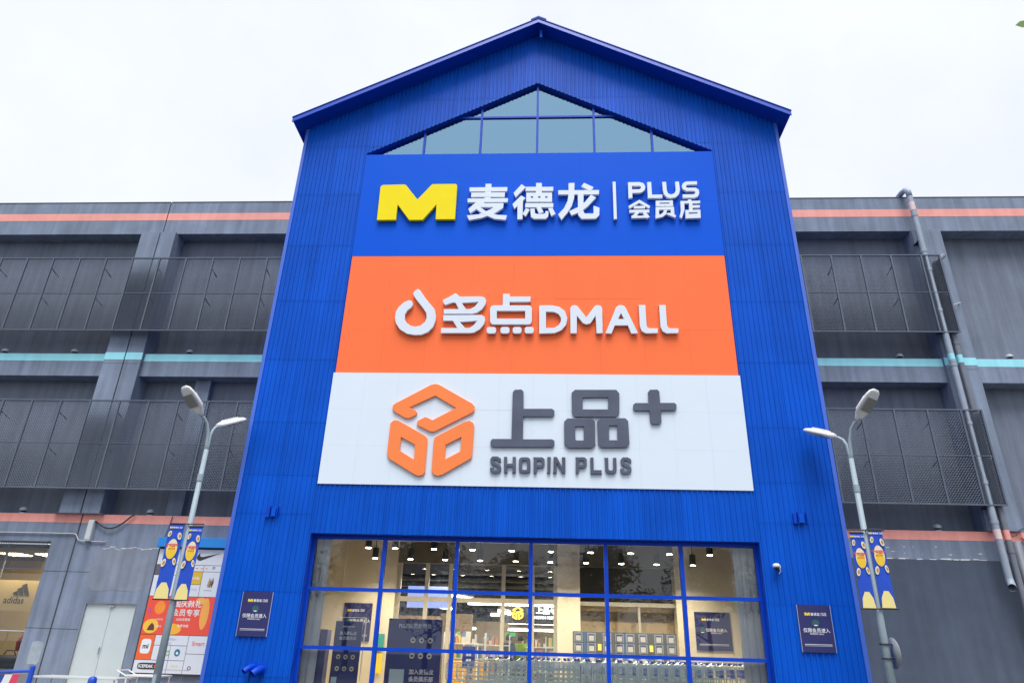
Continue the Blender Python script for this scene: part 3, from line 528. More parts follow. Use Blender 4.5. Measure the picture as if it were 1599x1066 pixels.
for i in range(16):                                      # peeling paint edges
    x = -11.95+i*.105
    blob('peeled_paint', x, 3.575+q.uniform(-.03, .02)+.02*math.sin(i), q.uniform(.04, .075), q.uniform(.005, .014), YW-.005, mat('peel_white', (.6, .62, .64), .8), mall, i, 12, .4)
# right ground floor: darker painted wall below a ragged edge
wbox('ground_wall', CONC, XRW, 60, YW, YB, 0, 4.46)
obj('painted_dado', MB().box(XRW, 11.62, YW-.006, YW+.02, 0, 3.74), LOWR, mall)
obj('painted_dado', MB().box(11.625, 60, YW-.003, YW+.02, 0, 3.1), mat('wall_slate', (.12, .14, .185), .75, var=.16, scale=1.2, streak=.1), mall)
q = random.Random(9); x = XRW+.75
while x < 11.0:
    L = q.uniform(.05, .24)
    if q.random() < .8: blob('peeled_paint', x+L/2, 3.755+q.uniform(-.012, .012), L*.55, q.uniform(.006, .018), YW-.009, MATS['peel_white'], mall, int(x*50), 14, .35)
    x += L + q.uniform(0, .12)
for i in range(15):
    blob('peeled_paint', q.uniform(XRW+.9, 11.0), q.uniform(3.86, 4.12), q.uniform(.012, .05), q.uniform(.004, .012), YW-.004, MATS['peel_white'], mall, 300+i, 9, .4)
obj('roof_deck', MB().box(-60, 60, YB+.36, 30, 14.3, 14.5), CONC2, mall)

# white metal double door
dr = thing('metal_door', 'pale grey metal double door set in the grey wall left of the brand board', 'door', (-11.38, YW+.06, 0))
DW = mat('door_white', (.50, .57, .60), .5, var=.04)
obj('leaf', MB().box(-12.06, -11.384, YW+.05, YW+.10, .02, 2.18), DW, dr, bevel=.006); obj('leaf', MB().box(-11.376, -10.70, YW+.05, YW+.10, .02, 2.18), DW, dr, bevel=.006)
obj('door_frame', MB().box(-12.07, -12.055, YW-.01, YW+.12, 0, 2.19).box(-10.705, -10.69, YW-.01, YW+.12, 0, 2.19).box(-12.055, -10.705, YW-.008, YW+.12, 2.18, 2.19), mat('frame_grey', (.25, .27, .3), .5), dr)
obj('door_closer', MB().box(-11.42, -11.30, YW+.0, YW+.05, 2.11, 2.14), GALV, dr)
obj('handle', MB().box(-11.43, -11.41, YW+.0, YW+.05, 1.0, 1.15), GALV, dr)

# expanded-metal screens in front of the wing storeys
def strand_mesh(w, h, px=.072, pz=.044, rb=.027):
    b = MB(); nr = int(h/pz)
    for j in range(nr):
        z = (j+.5)*pz; nseg = int(round(w/(px/2))); n0 = len(b.v)
        for i in range(nseg+1):
            x = w*i/nseg; zz = z + (pz*.25 if (i+j) % 2 else -pz*.25)
            b.v += [(x, -rb*.5, zz-rb*.5), (x, rb*.5, zz+rb*.5)]
        b.f += [(n0+2*i, n0+2*i+2, n0+2*i+3, n0+2*i+1) for i in range(nseg)]
    return b.mesh('mesh_panel')
PW, PH = .83, 1.245
STR = strand_mesh(PW, PH); STR.materials.append(SCREEN)
POSTM = MB().box(-.022, .022, -.02, .03, 0, 2.56).mesh('post'); POSTM.materials.append(SCREEN)
STAY = MB().box(-.012, .012, 0, .42, -.010, .010).mesh('stay'); STAY.materials.append(SCREEN)
SY = 3.1
def screen(label, z0, xs, endcap=None):
    s = thing('mesh_screen', label, 'screen', ((xs[0]+xs[-1])/2, SY, z0), 'mesh screens on the wings')
    s0 = s.location
    for i, x in enumerate(xs):
        loc('post', POSTM, None, s, (x-s0.x, 0, 0))
        if i % 2 == 0:
            for zz in (2.2, 1.15): loc('stay', STAY, None, s, (x-s0.x, .02, zz), (math.radians(-14), 0, 0))
    for x0, x1 in zip(xs, xs[1:]):
        for k in (0, 1):
            o = loc('mesh_panel', STR, None, s, (x0+.025-s0.x, 0, .02+k*1.27)); o.scale = ((x1-x0-.05)/PW, 1, 1)
            if (x1-x0) < .3: o.scale = ((x1-x0-.03)/PW, 1, 1)
    a, b = xs[0], xs[-1]
    obj('rail', MB().box(a, b, SY-.022, SY+.022, z0+2.53, z0+2.565), SCREEN, s); obj('rail', MB().box(a, b, SY-.022, SY+.022, z0-.01, z0+.02), SCREEN, s)
    obj('rail', MB().box(a, b, SY-.015, SY+.02, z0+1.268, z0+1.288), SCREEN, s)
    if endcap is not None:                                # return at the open end, back to the wall
        o = loc('mesh_panel', STR, None, s, (endcap-s0.x, .02, .02), (0, 0, math.radians(90))); o.scale = (.45/PW, 1, 1)
        o = loc('mesh_panel', STR, None, s, (endcap-s0.x, .02, 1.29), (0, 0, math.radians(90))); o.scale = (.45/PW, 1, 1)
lx = [-8.9-.875*i for i in range(13)][::-1]; lx = [x for x in lx] + [-8.02]
lx_ = sorted(lx + [-7.15])
rx = [6.35, 7.56, 8.45, 9.32, 10.2, 11.08, 11.62]
screen('dark mesh screen on the upper storey of the left wing beside the tower', 9.87, lx_)
screen('dark mesh screen on the lower storey of the left wing behind the street lamp', 5.08, lx_)
screen('dark mesh screen on the upper storey of the right wing beside the downpipes', 9.92, rx, 11.63)
screen('dark mesh screen on the lower storey of the right wing behind the street lamp', 5.05, rx, 11.63)

# dome lamps on the sills
SILL = [(-16.87, 9.285, 'aqua sill farthest left of the jointed pilaster'), (-14.63, 9.285, 'aqua sill just left of the jointed pilaster'), (-10.98, 9.285, 'aqua sill between jointed pilaster and tower'),
        (10.08, 9.285, 'aqua sill between tower and downpipes'), (13.14, 9.285, 'aqua sill beyond the downpipes'),
        (-14.65, 4.465, 'coral sill left of the jointed pilaster'), (-10.99, 4.465, 'coral sill between jointed pilaster and tower'), (10.06, 4.465, 'coral sill between tower and downpipes')]
d0 = thing('dome_lamp', 'x', 'lamp', (0, 0, 0), 'dome lamps on the wing sills')
loc('lamp_foot', MB().box(-.07, .07, -.05, .05, 0, .025), GALV, d0); loc('stem', MB().tube([(0, 0, .02), (0, 0, .09)], .018, 8), DARK, d0)
loc('hood', MB().lathe([(.09, .07), (.105, .09), (.10, .13), (.07, .165), (.02, .18), (0, .182)], n=18), mat('hood_pale', (.45, .5, .54), .4), d0, smooth=True)
loc('lens', MB().lathe([(.06, .05), (.085, .07), (.085, .085)], n=16), mat('lamp_lens_dark', (.02, .022, .025), .25), d0, smooth=True)
for i, (x, z, w_) in enumerate(SILL):
    o = d0 if i == 0 else dup(d0, (x, 3.7, z))
    o.location = (x, 3.62, z); o['label'] = 'dome lamp on the ' + w_

# downpipes on the right wing
p1 = thing('downpipe', 'pale grey rainwater pipe with coral and aqua bands running down the right wing', 'pipe', (11.25, 3.17, 3.2))
x = 11.25
obj('shaft', MB().tube([(x, 3.17, 14.7), (x, 3.17, 3.25)], .085, 16, False), PIPE, p1, True)
obj('head_elbow', MB().tube([(x, 3.17, 14.65), (x, 3.18, 14.85), (x-.02, 3.26, 14.97), (x-.05, 3.42, 14.99), (x-.06, 3.7, 14.97)], .088, 16), PIPE, p1, True)
for z in (13.9, 12.6, 11.95, 10.6, 9.0, 8.9, 7.2, 5.6, 4.6): obj('collar', MB().tube([(x, 3.17, z), (x, 3.17, z+.09)], .096, 16), PIPE, p1)
obj('painted_band', MB().tube([(x, 3.17, 14.12), (x, 3.17, 14.42)], .0885, 16, False), mat('paint_pinkish', (.72, .55, .55), .6), p1, True)
obj('painted_band', MB().tube([(x, 3.17, 9.03), (x, 3.17, 9.27)], .0885, 16, False), AQUA, p1, True)
obj('painted_band', MB().tube([(x, 3.17, 4.22), (x, 3.17, 4.46)], .0885, 16, False), MATS['paint_pinkish'], p1, True)
obj('outlet_elbow', MB().tube([(x, 3.17, 3.27), (x, 3.14, 3.15), (x-.05, 3.05, 3.08), (x-.09, 2.99, 3.06)], .09, 16, False), PIPE, p1, True)
for z in (13.0, 10.0, 7.0, 5.0): obj('clamp', MB().box(x-.1, x+.1, 3.16, 3.45, z, z+.03), DARK, p1)
p2 = thing('downpipe', 'darker grey pipe with a bent top beside the banded rainwater pipe', 'pipe', (11.52, 3.25, 0))
x = 11.52
obj('shaft', MB().tube([(x, 3.25, 12.2), (x, 3.25, .0)], .075, 16, False), PIPE2, p2, True)
obj('bent_top', MB().tube([(x, 3.25, 12.15), (x+.01, 3.25, 12.27), (x+.10, 3.25, 12.36), (x+.33, 3.25, 12.56)], .075, 16), PIPE2, p2, True)
for z in (11.2, 9.6, 7.6, 5.6, 3.9): obj('collar', MB().tube([(x, 3.25, z), (x, 3.25, z+.09)], .085, 16), PIPE2, p2)
obj('painted_band', MB().tube([(x, 3.25, 9.03), (x, 3.25, 9.27)], .0785, 16, False), AQUA, p2, True)
obj('painted_band', MB().tube([(x, 3.25, 4.22), (x, 3.25, 4.46)], .0785, 16, False), CORAL, p2, True)
p3 = tag(obj('conduit', MB().tube([(11.58, 3.3, 10.83), (11.99, 3.3, 10.97), (11.99, 3.6, 10.97)], .018, 8), mat('conduit_pale', (.5, .5, .52), .5)), 'thin pale conduit stub sticking out beside the downpipes', 'pipe')
tag(obj('wall_pipe', MB().tube([(11.78, 3.36, 4.2), (11.80, 3.36, 2.0), (11.80, 3.36, 0)], .09, 14), PIPE2, smooth=True), 'thick grey pipe low on the wall right of the downpipes', 'pipe')
tag(obj('coral_bracket', MB().box(12.0, 13.6, 3.40, 3.49, 4.28, 4.33), CORAL, bevel=.006), 'coral painted bar fixed on the coral stripe right of the downpipes', 'bracket')
tag(obj('cable', MB().tube([(11.72, 3.36, 4.33), (11.82, 3.35, 4.36), (11.9, 3.35, 4.47), (12.02, 3.36, 4.53), (12.2, 3.38, 4.47)], .012, 6), DARK), 'thin dark cable looping over the coral stripe by the downpipes', 'cable')

# cable box, conduit and cable on the left wing
bx = thing('junction_box', 'long pale cable trunking box below the coral stripe on the left wing', 'box', (-12.44, 3.4, 3.75))
obj('casing', MB().box(-12.52, -12.36, 3.37, 3.495, 3.74, 4.29), mat('casing', (.52, .57, .58), .5, var=.05), bx, bevel=.01)
obj('lid', MB().box(-12.505, -12.375, 3.36, 3.372, 3.78, 4.26), MATS['casing'], bx, bevel=.004)
tag(obj('conduit', MB().tube([(-24, 3.46, 3.91), (-12.9, 3.46, 3.93), (-12.82, 3.46, 3.90), (-12.74, 3.46, 3.77), (-12.6, 3.46, 3.735), (-11.95, 3.46, 3.73)], .017, 8), mat('conduit_grey', (.4, .42, .45), .5), smooth=True), 'thin grey conduit running above the shop opening on the left wing', 'pipe')
cb = [(-12.36, 3.43, 4.25)] + [(-12.33+1.02*t, 3.42, 4.25-.62*math.sin(math.pi*min(t*1.05, 1))*.42+.2*t) for t in [i/12 for i in range(1, 13)]]
tag(obj('cable', MB().tube(cb, .02, 7), DARK, smooth=True), 'sagging dark cable hanging beside the pale trunking box', 'cable')
tag(obj('cable', MB().tube([(-10.26, 3.47, 4.44), (-10.30, 3.46, 4.1), (-10.40, 3.45, 3.6)], .012, 6), mat('cable_teal', (.05, .13, .2), .5)), 'thin dark teal cable running down to the brand board corner', 'cable')

# brand board
bb = thing('brand_board', 'tall advertising board of brand tiles with a blue canopy strip beside the tower', 'sign', (-9.45, 3.42, .58))
BX0, BX1, BZ0, BZ1, BY = -10.36, -7.10, .60, 3.58, 3.40
obj('frame', MB().box(BX0-.03, BX1, BY+.005, YW+.0, BZ0-.04, BZ1+.02), DARK, bb)
obj('canopy_strip', MB().box(BX0-.05, BX1, BY-.10, YW+.0, 3.62, 3.86), mat('strip_blue', (.01, .22, .66), .4), bb, bevel=.008)
TW = mat('tile_white', (.64, .68, .76), .4, var=.02); TR = mat('tile_red', (.78, .08, .05), .45); TG = mat('tile_grey', (.11, .10, .13), .5); TY = mat('tile_ochre', (.66, .43, .04), .5)
def tile(x0, x1, z0, z1, m_): return obj('tile', MB().box(x0+.006, x1-.006, BY, BY+.02, z0+.006, z1-.006), m_, bb)
def bt(s, x, z, h, m_, bold=.01, xs=1.): return text(s, x, BY-.003, z, h, m_, bb, bold, name='printed_words', xs=xs)
tile(-10.36, -9.95, 3.18, 3.58, TW); bt('NE', -10.12, 3.40, .06, INKD, 0)
tile(-9.95, -9.42, 3.18, 3.58, TW); tile(-10.36, -9.95, 2.92, 3.18, TG); tile(-9.95, -9.42, 2.92, 3.18, TW)
tile(-10.36, -9.95, 2.40, 2.92, TW); bt('NO\n  P', -10.14, 2.66, .22, INKD, 0)
tile(-9.95, -9.42, 2.40, 2.92, TW)
tile(-9.42, -8.40, 3.18, 3.58, TW)
sw_ = [(0, .42), (.07, .55), (.12, .60), (.10, .48), (.14, .38), (.26, .36), (1.0, .62), (.30, .20), (.16, .12), (.05, .16), (-.01, .28)]
obj('printed_emblem', MB().quad(*[(-9.30+.64*a, BY-.003, 3.24+.42*b) for a, b in sw_[::-1]]), INKD, bb)
tile(-9.42, -9.06, 3.02, 3.18, TW); bt('- - - - -', -9.24, 3.10, .02, TR, 0)
tile(-9.06, -8.40, 3.02, 3.18, TW); bt('O', -8.79, 3.12, .07, INKD, .03)
tile(-9.42, -9.06, 2.70, 3.02, TY); bt('Inside', -9.24, 2.86, .08, INKW, .02)
tile(-9.42, -9.06, 2.40, 2.70, TW); bt('NOTICE', -9.25, 2.57, .05, mat('ink_grey', (.4, .42, .47), .5), 0)
tile(-9.06, -8.40, 2.40, 3.02, TW)
for k, (dx, dz) in enumerate(((0, 0), (.05, .03), (-.04, .02))):
    obj('printed_picture', MB().quad((-8.84+dx, BY-.003-.0005*k, 2.66+dz), (-8.80+dx, BY-.003-.0005*k, 2.62), (-8.77+dx, BY-.003-.0005*k, 2.74+dz), (-8.80+dx, BY-.003-.0005*k, 2.86+dz)), mat('ink_brown%d' % k, ((.22, .14, .09), (.10, .07, .06), (.35, .26, .12))[k], .5), bb)
bt('Hush Puppies', -8.84, 2.56, .035, INKD, 0)
# red promotion panel
tile(-10.36, -7.12, 1.48, 2.40, TR)
for i, (x, z, rx_, rz_, c_) in enumerate(((-10.14, 1.68, .2, .17, (.85, .50, .05)), (-9.55, 1.62, .22, .13, (.85, .42, .04)), (-8.80, 2.0, .11, .38, (.85, .38, .08)), (-10.0, 2.12, .14, .16, (.86, .25, .03)), (-8.95, 2.30, .14, .08, (.8, .42, .12)), (-10.26, 2.05, .06, .05, (.55, .08, .25)))):
    k = 18; obj('printed_shape', MB().quad(*[(max(min(x+rx_*math.cos(2*math.pi*j/k), -7.13), -10.35), BY-.0016-.0002*i, z+rz_*math.sin(2*math.pi*j/k)) for j in range(k)]), mat('promo%d' % i, c_, .5), bb)
bt('国庆献礼', -9.28, 2.225, .17, INKW, .012, 1.05); bt('会员专享', -9.29, 2.015, .17, INKW, .012, 1.05)
bt('50元优惠券', -9.32, 1.85, .07, INKW, .01); bt('免费领取', -9.30, 1.70, .07, INKW, .01); bt('10', -9.95, 2.10, .15, mat('ink_orange', (.85, .30, .04), .5), .04)
bt('会员专享', -9.96, 1.84, .05, INKW, 0); bt('满额即送', -9.97, 1.68, .05, INKW, 0)
obj('printed_picture', MB().quad((-10.22, BY-.004, 1.58), (-10.03, BY-.004, 1.58), (-10.05, BY-.004, 1.70), (-10.12, BY-.004, 1.76), (-10.19, BY-.004, 1.68)), mat('ink_maroon', (.12, .03, .03), .5), bb)
# lower tiles
tile(-10.36, -9.95, .90, 1.48, mat('tile_orange', (.80, .13, .03), .45)); rr = [(.13*math.copysign(abs(math.cos(a*.2618))**.45, math.cos(a*.2618)), .17*math.copysign(abs(math.sin(a*.2618))**.45, math.sin(a*.2618))) for a in range(24)]
obj('printed_emblem', MB().quad(*[(-10.15+a, BY-.003, 1.21+b) for a, b in rr]), INKW, bb); bt('mi', -10.15, 1.21, .11, MATS['tile_orange'], .03)
tile(-10.36, -9.60, .60, .90, TW)
ri = [(.27*math.copysign(abs(math.cos(a*.2618))**.4, math.cos(a*.2618)), .075*math.copysign(abs(math.sin(a*.2618))**.5, math.sin(a*.2618))) for a in range(24)]
obj('printed_emblem', MB().quad(*[(-9.98+a, BY-.003, .76+b) for a, b in ri]), INKD, bb); text('ICEPEAK', -10.03, BY-.005, .76, .075, INKW, bb, .03, name='printed_words')
obj('printed_emblem', MB().quad(*[(-9.77+.05*math.cos(a*.3927), BY-.005, .76+.055*math.sin(a*.3927)) for a in range(16)]), TR, bb)
tile(-9.95, -9.08, 1.24, 1.48, TW); bt('Qiddlen', -9.55, 1.385, .08, mat('ink_grey', (.4, .42, .47), .5), 0); bt('奇迪兰', -9.57, 1.29, .05, MATS['ink_grey'], 0)
tile(-9.95, -9.50, .90, 1.24, TW); bt('P', -9.70, 1.07, .14, mat('ink_magenta', (.55, .03, .12), .5), .05); bt('kids', -9.56, 1.11, .05, mat('ink_green', (.15, .38, .04), .5), .02); bt('land', -9.56, 1.03, .05, MATS['ink_green'], .02)
tile(-9.50, -9.08, .90, 1.24, TW); obj('printed_emblem', MB().quad(*[(-9.30+.075*math.cos(a*.3927), BY-.003, 1.08+.085*math.sin(a*.3927)) for a in range(16)]), mat('ink_petrol', (.01, .16, .26), .5), bb); obj('printed_emblem', MB().quad(*[(-9.30+.03*math.cos(a*.3927), BY-.004, 1.07+.034*math.sin(a*.3927)) for a in range(16)]), INKW, bb)
tile(-9.60, -9.50, .60, .90, TW); tile(-9.50, -9.08, .60, .90, TW); bt('PUW', -9.30, .77, .06, mat('ink_gold', (.7, .6, .15), .5), .01); bt('-----------', -9.30, .69, .02, MATS['ink_grey'], 0)
tile(-9.08, -7.12, 1.06, 1.48, TW); bt('Smart', -8.80, 1.30, .10, TR, .01); tile(-9.08, -7.12, .60, 1.06, TW); bt('O', -8.92, .74, .09, INKD, .02)

# ================================================================ street lamps and their banners
HEADM = None
def head_meshes():
    """flat LED lantern pointing along -y from its neck at the origin"""
    prof = [(0, .035, .03), (-.06, .06, .04), (-.14, .115, .045), (-.30, .135, .05), (-.48, .13, .045), (-.58, .105, .035), (-.63, .05, .02)]
    b = MB(); n = 14
    for y, rx_, rz_ in prof:
        for k in range(n):
            a = 2*math.pi*k/n; s_ = math.sin(a); b.v.append((rx_*math.cos(a), y, (rz_*1.5 if s_ > 0 else rz_*.55)*s_))
    for i in range(len(prof)-1):
        for k in range(n):
            k2 = (k+1) % n; b.f.append((i*n+k, (i+1)*n+k, (i+1)*n+k2, i*n+k2))
    b.f.append(tuple(range(n))); b.f.append(tuple((len(prof)-1)*n+k for k in range(n-1, -1, -1)))
    lens = MB().box(-.10, .10, -.46, -.20, -.036, -.022)
    rib = MB()
    for i in range(4): rib.box(-.06+i*.038, -.05+i*.038, -.44, -.18, .06, .082)
    return b, lens, rib
def street_lamp(label, x, y, arms, bz):
    L = thing('street_lamp', label, 'street lamp', (x, y, 0), 'street lamps flanking the tower')
    LM = mat('lamp_pole', (.30, .38, .43), .55, metal=.0, var=.08, scale=3)
    loc('pole', MB().tube([(0, 0, 0), (0, 0, 2.2), (0, 0, 5.1)], [.08, .062, .048], 16), LM, L, smooth=True)
    loc('base_plate', MB().box(-.2, .2, -.2, .2, 0, .03), LM, L)
    loc('collar', MB().tube([(0, 0, 4.42), (0, 0, 4.56)], .062, 16), LM, L)
    loc('hatch', MB().box(-.035, .035, -.088, -.06, .4, .75), LM, L)
    b, lens, rib = head_meshes()
    hm, lm_, rm = b.mesh('lamp_head', True), lens.mesh('lens'), rib.mesh('cooling_rib')
    hm.materials.append(mat('lamp_head_white', (.72, .74, .76), .35, var=.03)); lm_.materials.append(mat('led_glass', (.20, .21, .20), .3, var=.1, scale=30)); rm.materials.append(MATS['lamp_head_white'])
    for az, rise, tilt, out in arms:
        az = math.radians(az); dx, dy = math.cos(az), math.sin(az)
        pts = [(0, 0, 4.95), (dx*.02, dy*.02, 5.2), (dx*out*.15, dy*out*.15, 5.25+rise*.4), (dx*out*.4, dy*out*.4, 5.25+rise*.75), (dx*out*.75, dy*out*.75, 5.25+rise*.95), (dx*(out+.06), dy*(out+.06), 5.25+rise+.02)]
        loc('arm', MB().tube(pts, [.036, .034, .032, .03, .029, .028], 12), LM, L, smooth=True)
        h = loc('lamp_head', hm, None, L, (dx*out, dy*out, 5.25+rise), (math.radians(-tilt), 0, az+math.pi/2), (1.65, 1.15, 1.4))
        for nm, me in (('lens', lm_), ('cooling_rib', rm)):
            o = bpy.data.objects.new(nm, me); COL.objects.link(o); o.parent = h
    for z in bz: loc('banner_arm', MB().tube([(-.36, -.09, z), (.34, -.09, z)], .012, 8).tube([(0, -.09, z), (0, 0, z)], .012, 8), DARK, L)
    return L
LX, LXR, LY = -7.37, 6.16, -1.0
street_lamp('grey twin arm street lamp in front of the brand tiles left of the tower', LX, LY, ((236, .54, 44, .28), (62, .40, 28, .14)), (3.52, 2.07))
street_lamp('grey twin arm street lamp overlapping the tower edge on the side of the downpipes', LXR, LY, ((-52, .60, 46, .28), (126, .36, 24, .26)), (3.66, 2.235))
BANB = mat('banner_blue', (.006, .065, .52), .55, var=.05); BANY = mat('banner_yellow', (.80, .68, .27), .6); BANP = mat('banner_pale', (.74, .68, .50), .55, var=.1, scale=14); BANR = mat('banner_red', (.72, .07, .04), .55); BANO = mat('banner_gold', (.80, .52, .03), .55)
def banner(label, x0, x1, y, z0, z1, seed):
    B = thing('banner', label, 'banner', ((x0+x1)/2, y, z0), 'banners on the street lamps'); w = x1-x0; h = z1-z0; q = random.Random(seed)
    nx, nz = 6, 24; ph = q.uniform(0, 6)
    def yy(u, v): return y + .012*math.sin(5*u+3*v+ph)*v*(1-v)*3
    b = MB()
    for j in range(nz+1):
        for i in range(nx+1): b.v.append((x0+w*i/nx, yy(i/nx, j/nz), z0+h*j/nz))
    b.f = [(j*(nx+1)+i, j*(nx+1)+i+1, (j+1)*(nx+1)+i+1, (j+1)*(nx+1)+i) for j in range(nz) for i in range(nx)]
    n = len(b.v); b.v += [(a, c+.003, d_) for a, c, d_ in b.v]; b.f += [tuple(n+k for k in f[::-1]) for f in b.f]
    obj('cloth', b, BANB, B, True)
    obj('hem_rod', MB().tube([(x0-.01, y, z1), (x1+.01, y, z1)], .014, 8), DARK, B); obj('hem_rod', MB().tube([(x0-.01, y, z0), (x1+.01, y, z0)], .014, 8), DARK, B)
    def ell(u, v, ru, rv, m_, k, nm='printed_shape', rot=0.):
        pts = []
        for i in range(20):
            a = 2*math.pi*i/20; p, r = ru*math.cos(a), rv*math.sin(a)
            uu = min(max(u + p*math.cos(rot) - r*math.sin(rot)*.3, .02), .98); vv = v + r*math.cos(rot) + p*math.sin(rot)*.3
            pts.append((x0+w*uu, y-.016-.001*k, z0+h*vv))
        obj(nm, MB().quad(*pts), m_, B)
    ell(.50, .655, .36, .135, BANY, 1); ell(.50, .61, .30, .085, BANO, 2); ell(.50, .735, .26, .045, BANP, 2)
    for u, v, ru, rv, rt in ((.16, .86, .13, .042, .3), (.84, .83, .15, .05, -.3), (.16, .47, .16, .055, .4), (.84, .49, .14, .05, -.5)):
        ell(u, v, ru, rv, BANP, 1, rot=rt); ell(u+.02, v, ru*.55, rv*.55, mat('food_brown', (.42, .22, .08), .6), 2, rot=rt)
    logo(B, (x0+x1)/2, y-.018, z0+h*.945, .035)
    text('欢迎回家', (x0+x1)/2, y-.020, z0+h*.705, .07, BANR, B, .04, name='printed_words'); text('会员专享', (x0+x1)/2, y-.020, z0+h*.66, .035, BANR, B, .01, name='printed_words')
    obj('printed_shape', MB().quad((x0+.01, y-.017, z0+.012), (x1-.01, y-.017, z0+.012), (x1-.03, y-.017, z0+h*.13), (x0+w*.66, y-.017, z0+h*.215), (x0+w*.34, y-.017, z0+h*.215), (x0+.03, y-.017, z0+h*.13)), BANY, B)
    return B
banner('blue and yellow banner on the left lamp, on the side away from the tower', LX-.37, LX-.06, LY-.09, 2.07, 3.52, 1)
banner('blue and yellow banner on the left lamp, on the side towards the tower', LX+.05, LX+.33, LY-.09, 2.06, 3.47, 2)
banner('blue and yellow banner on the lamp by the downpipes, on the tower side', LXR-.33, LXR-.07, LY-.09, 2.23, 3.61, 3)
banner('blue and yellow banner on the lamp by the downpipes, away from the tower', LXR+.02, LXR+.29, LY-.09, 2.24, 3.68, 4)
sd = thing('traffic_mirror', 'round grey disc strapped edge-on to the lamp pole by the downpipes', 'sign', (LXR+.11, LY, 1.2))
bd = MB(); n = 24
for k, (r_, o_) in enumerate(((.0, .03), (.24, .03), (.265, .012), (.265, 0), (.0, -.005))):
    for i in range(n): bd.v.append((LXR+.13+o_, LY+.02+r_*math.cos(2*math.pi*i/n), 1.49+r_*math.sin(2*math.pi*i/n)))
bd.f = [(k*n+i, k*n+(i+1) % n, (k+1)*n+(i+1) % n, (k+1)*n+i) for k in range(4) for i in range(n)]
obj('disc', bd, mat('disc_grey', (.24, .27, .31), .5), sd, True)
for z in (1.38, 1.62): obj('strap', MB().tube([(LXR, LY, z), (LXR, LY, z+.025)], .092, 16).box(LXR+.07, LXR+.13, LY-.02, LY+.02, z, z+.025), DARK, sd)

# ================================================================ things at the foot of the left wing
BAR = mat('barrier_blue', (.01, .07, .50), .4, var=.06)
br = thing('crowd_barrier', 'blue steel barrier frame with striped cloth by the sports shop', 'barrier', (-12.5, 1.0, 0))
for x in (-11.24, -12.6, -13.9): obj('post', MB().tube([(x, 1, 0), (x, 1, .74)], .055, 12).lathe([(.056, 0), (.05, .02), (.0, .03)], (x, 1, .74), 12), BAR, br)
obj('rail', MB().tube([(-14.2, 1, .50), (-11.24, 1, .66)], .03, 10), BAR, br); obj('rail', MB().tube([(-14.2, 1, .2), (-11.24, 1, .25)], .025, 10), BAR, br)
for i, c_ in enumerate(((.02, .06, .35), (.7, .72, .75), (.02, .06, .35), (.7, .72, .75), (.62, .05, .12), (.2, .2, .22))):
    x = -12.45+i*.17; obj('cloth_stripe', MB().quad((x, 1.02, .1), (x+.17, 1.02, .1), (x+.30, .98, .56+.008*i), (x+.13, .98, .555+.008*i)), mat('stripe%d' % i, c_, .7), br)
tag(obj('bollard', MB().lathe([(.09, 0), (.09, .50), (.085, .55), (.06, .585), (0, .6)], (-9.83, 1.0, 0), 16), BAR, smooth=True), 'short blue bollard standing before the pale metal door', 'bollard')
tb = thing('folding_table', 'white topped table in front of the pale metal door', 'table', (-10.7, 2, 0))
obj('tabletop', MB().box(-11.78, -9.70, 1.7, 2.5, .50, .535), mat('table_top', (.48, .52, .53), .5, var=.06), tb, bevel=.006)
for x in (-11.7, -9.8):
    for y in (1.78, 2.42): obj('leg', MB().tube([(x, y, 0), (x, y, .5)], .018, 8), GALV, tb)
tr = thing('flatbed_trolley', 'white framed platform trolley below the brand board', 'trolley', (-9.15, 2, 0))
obj('platform', MB().box(-9.58, -8.74, 1.75, 2.3, .58, .62), mat('trolley_top', (.68, .70, .72), .4), tr, bevel=.01)
for x in (-9.54, -8.78):
    for y in (1.79, 2.26): obj('leg', MB().tube([(x, y, .06), (x, y, .58)], .018, 8), WHITE, tr)
obj('handle', MB().tube([(-9.58, 1.8, .60), (-9.80, 1.8, .70), (-9.80, 2.25, .70), (-9.58, 2.25, .60)], .014, 8), WHITE, tr)

# ---------------------------------------------------------------- sports shop in the left wing
shop = thing('shop_front', 'sports shop front with warm lit interior and black three bar emblem', 'shop', (-15.5, 4.2, 0))
WARM = mat('shop_cream', (.52, .41, .24), .6, var=.05)
obj('interior_back', MB().box(-24, -12.9, 7.4, 7.5, 0, 3.7), WARM, shop); obj('interior_floor', MB().box(-24, -12.9, 4.06, 7.4, .0, .12), PAVE, shop); obj('interior_ceiling', MB().box(-24, -12.9, 4.06, 7.4, 3.6, 3.7), mat('shop_ceiling', (.3, .29, .27), .7), shop)
obj('interior_side', MB().box(-24.1, -24, 4.06, 7.5, 0, 3.7), WARM, shop); obj('interior_side', MB().box(-13.0, -12.9, 4.06, 7.4, .12, 3.6), WARM, shop)
fs = obj('fascia_panel', MB().box(-24, -13.62, 4.5, 4.55, 1.98, 2.78), mat('fascia_cream', (.60, .47, .26), .5), shop)
for k in range(3):                                       # three slanted bars
    x = -14.83+k*.155; hh = .11+.10*k
    obj('printed_emblem', MB().prism([(x, 2.39), (x+.118, 2.39), (x+.118-hh*.52, 2.39+hh), (x-hh*.52+.0, 2.39+hh-.05)], 4.485, 4.498), INKD, shop)
text('adidas', -14.80, 4.495, 2.26, .17, INKD, shop, .01, name='lettering')
for x in (-16.6, -15.05, -13.62): obj('glazing_bar', MB().box(x-.02, x+.02, 4.0, 4.05, 0, 3.7), GALV, shop)
for x0, x1 in ((-24, -16.62), (-16.58, -15.07), (-15.03, -13.64)): obj('pane', MB().quad((x0, 4.03, 0), (x1, 4.03, 0), (x1, 4.03, 3.7), (x0, 4.03, 3.7)), GLASS, shop)
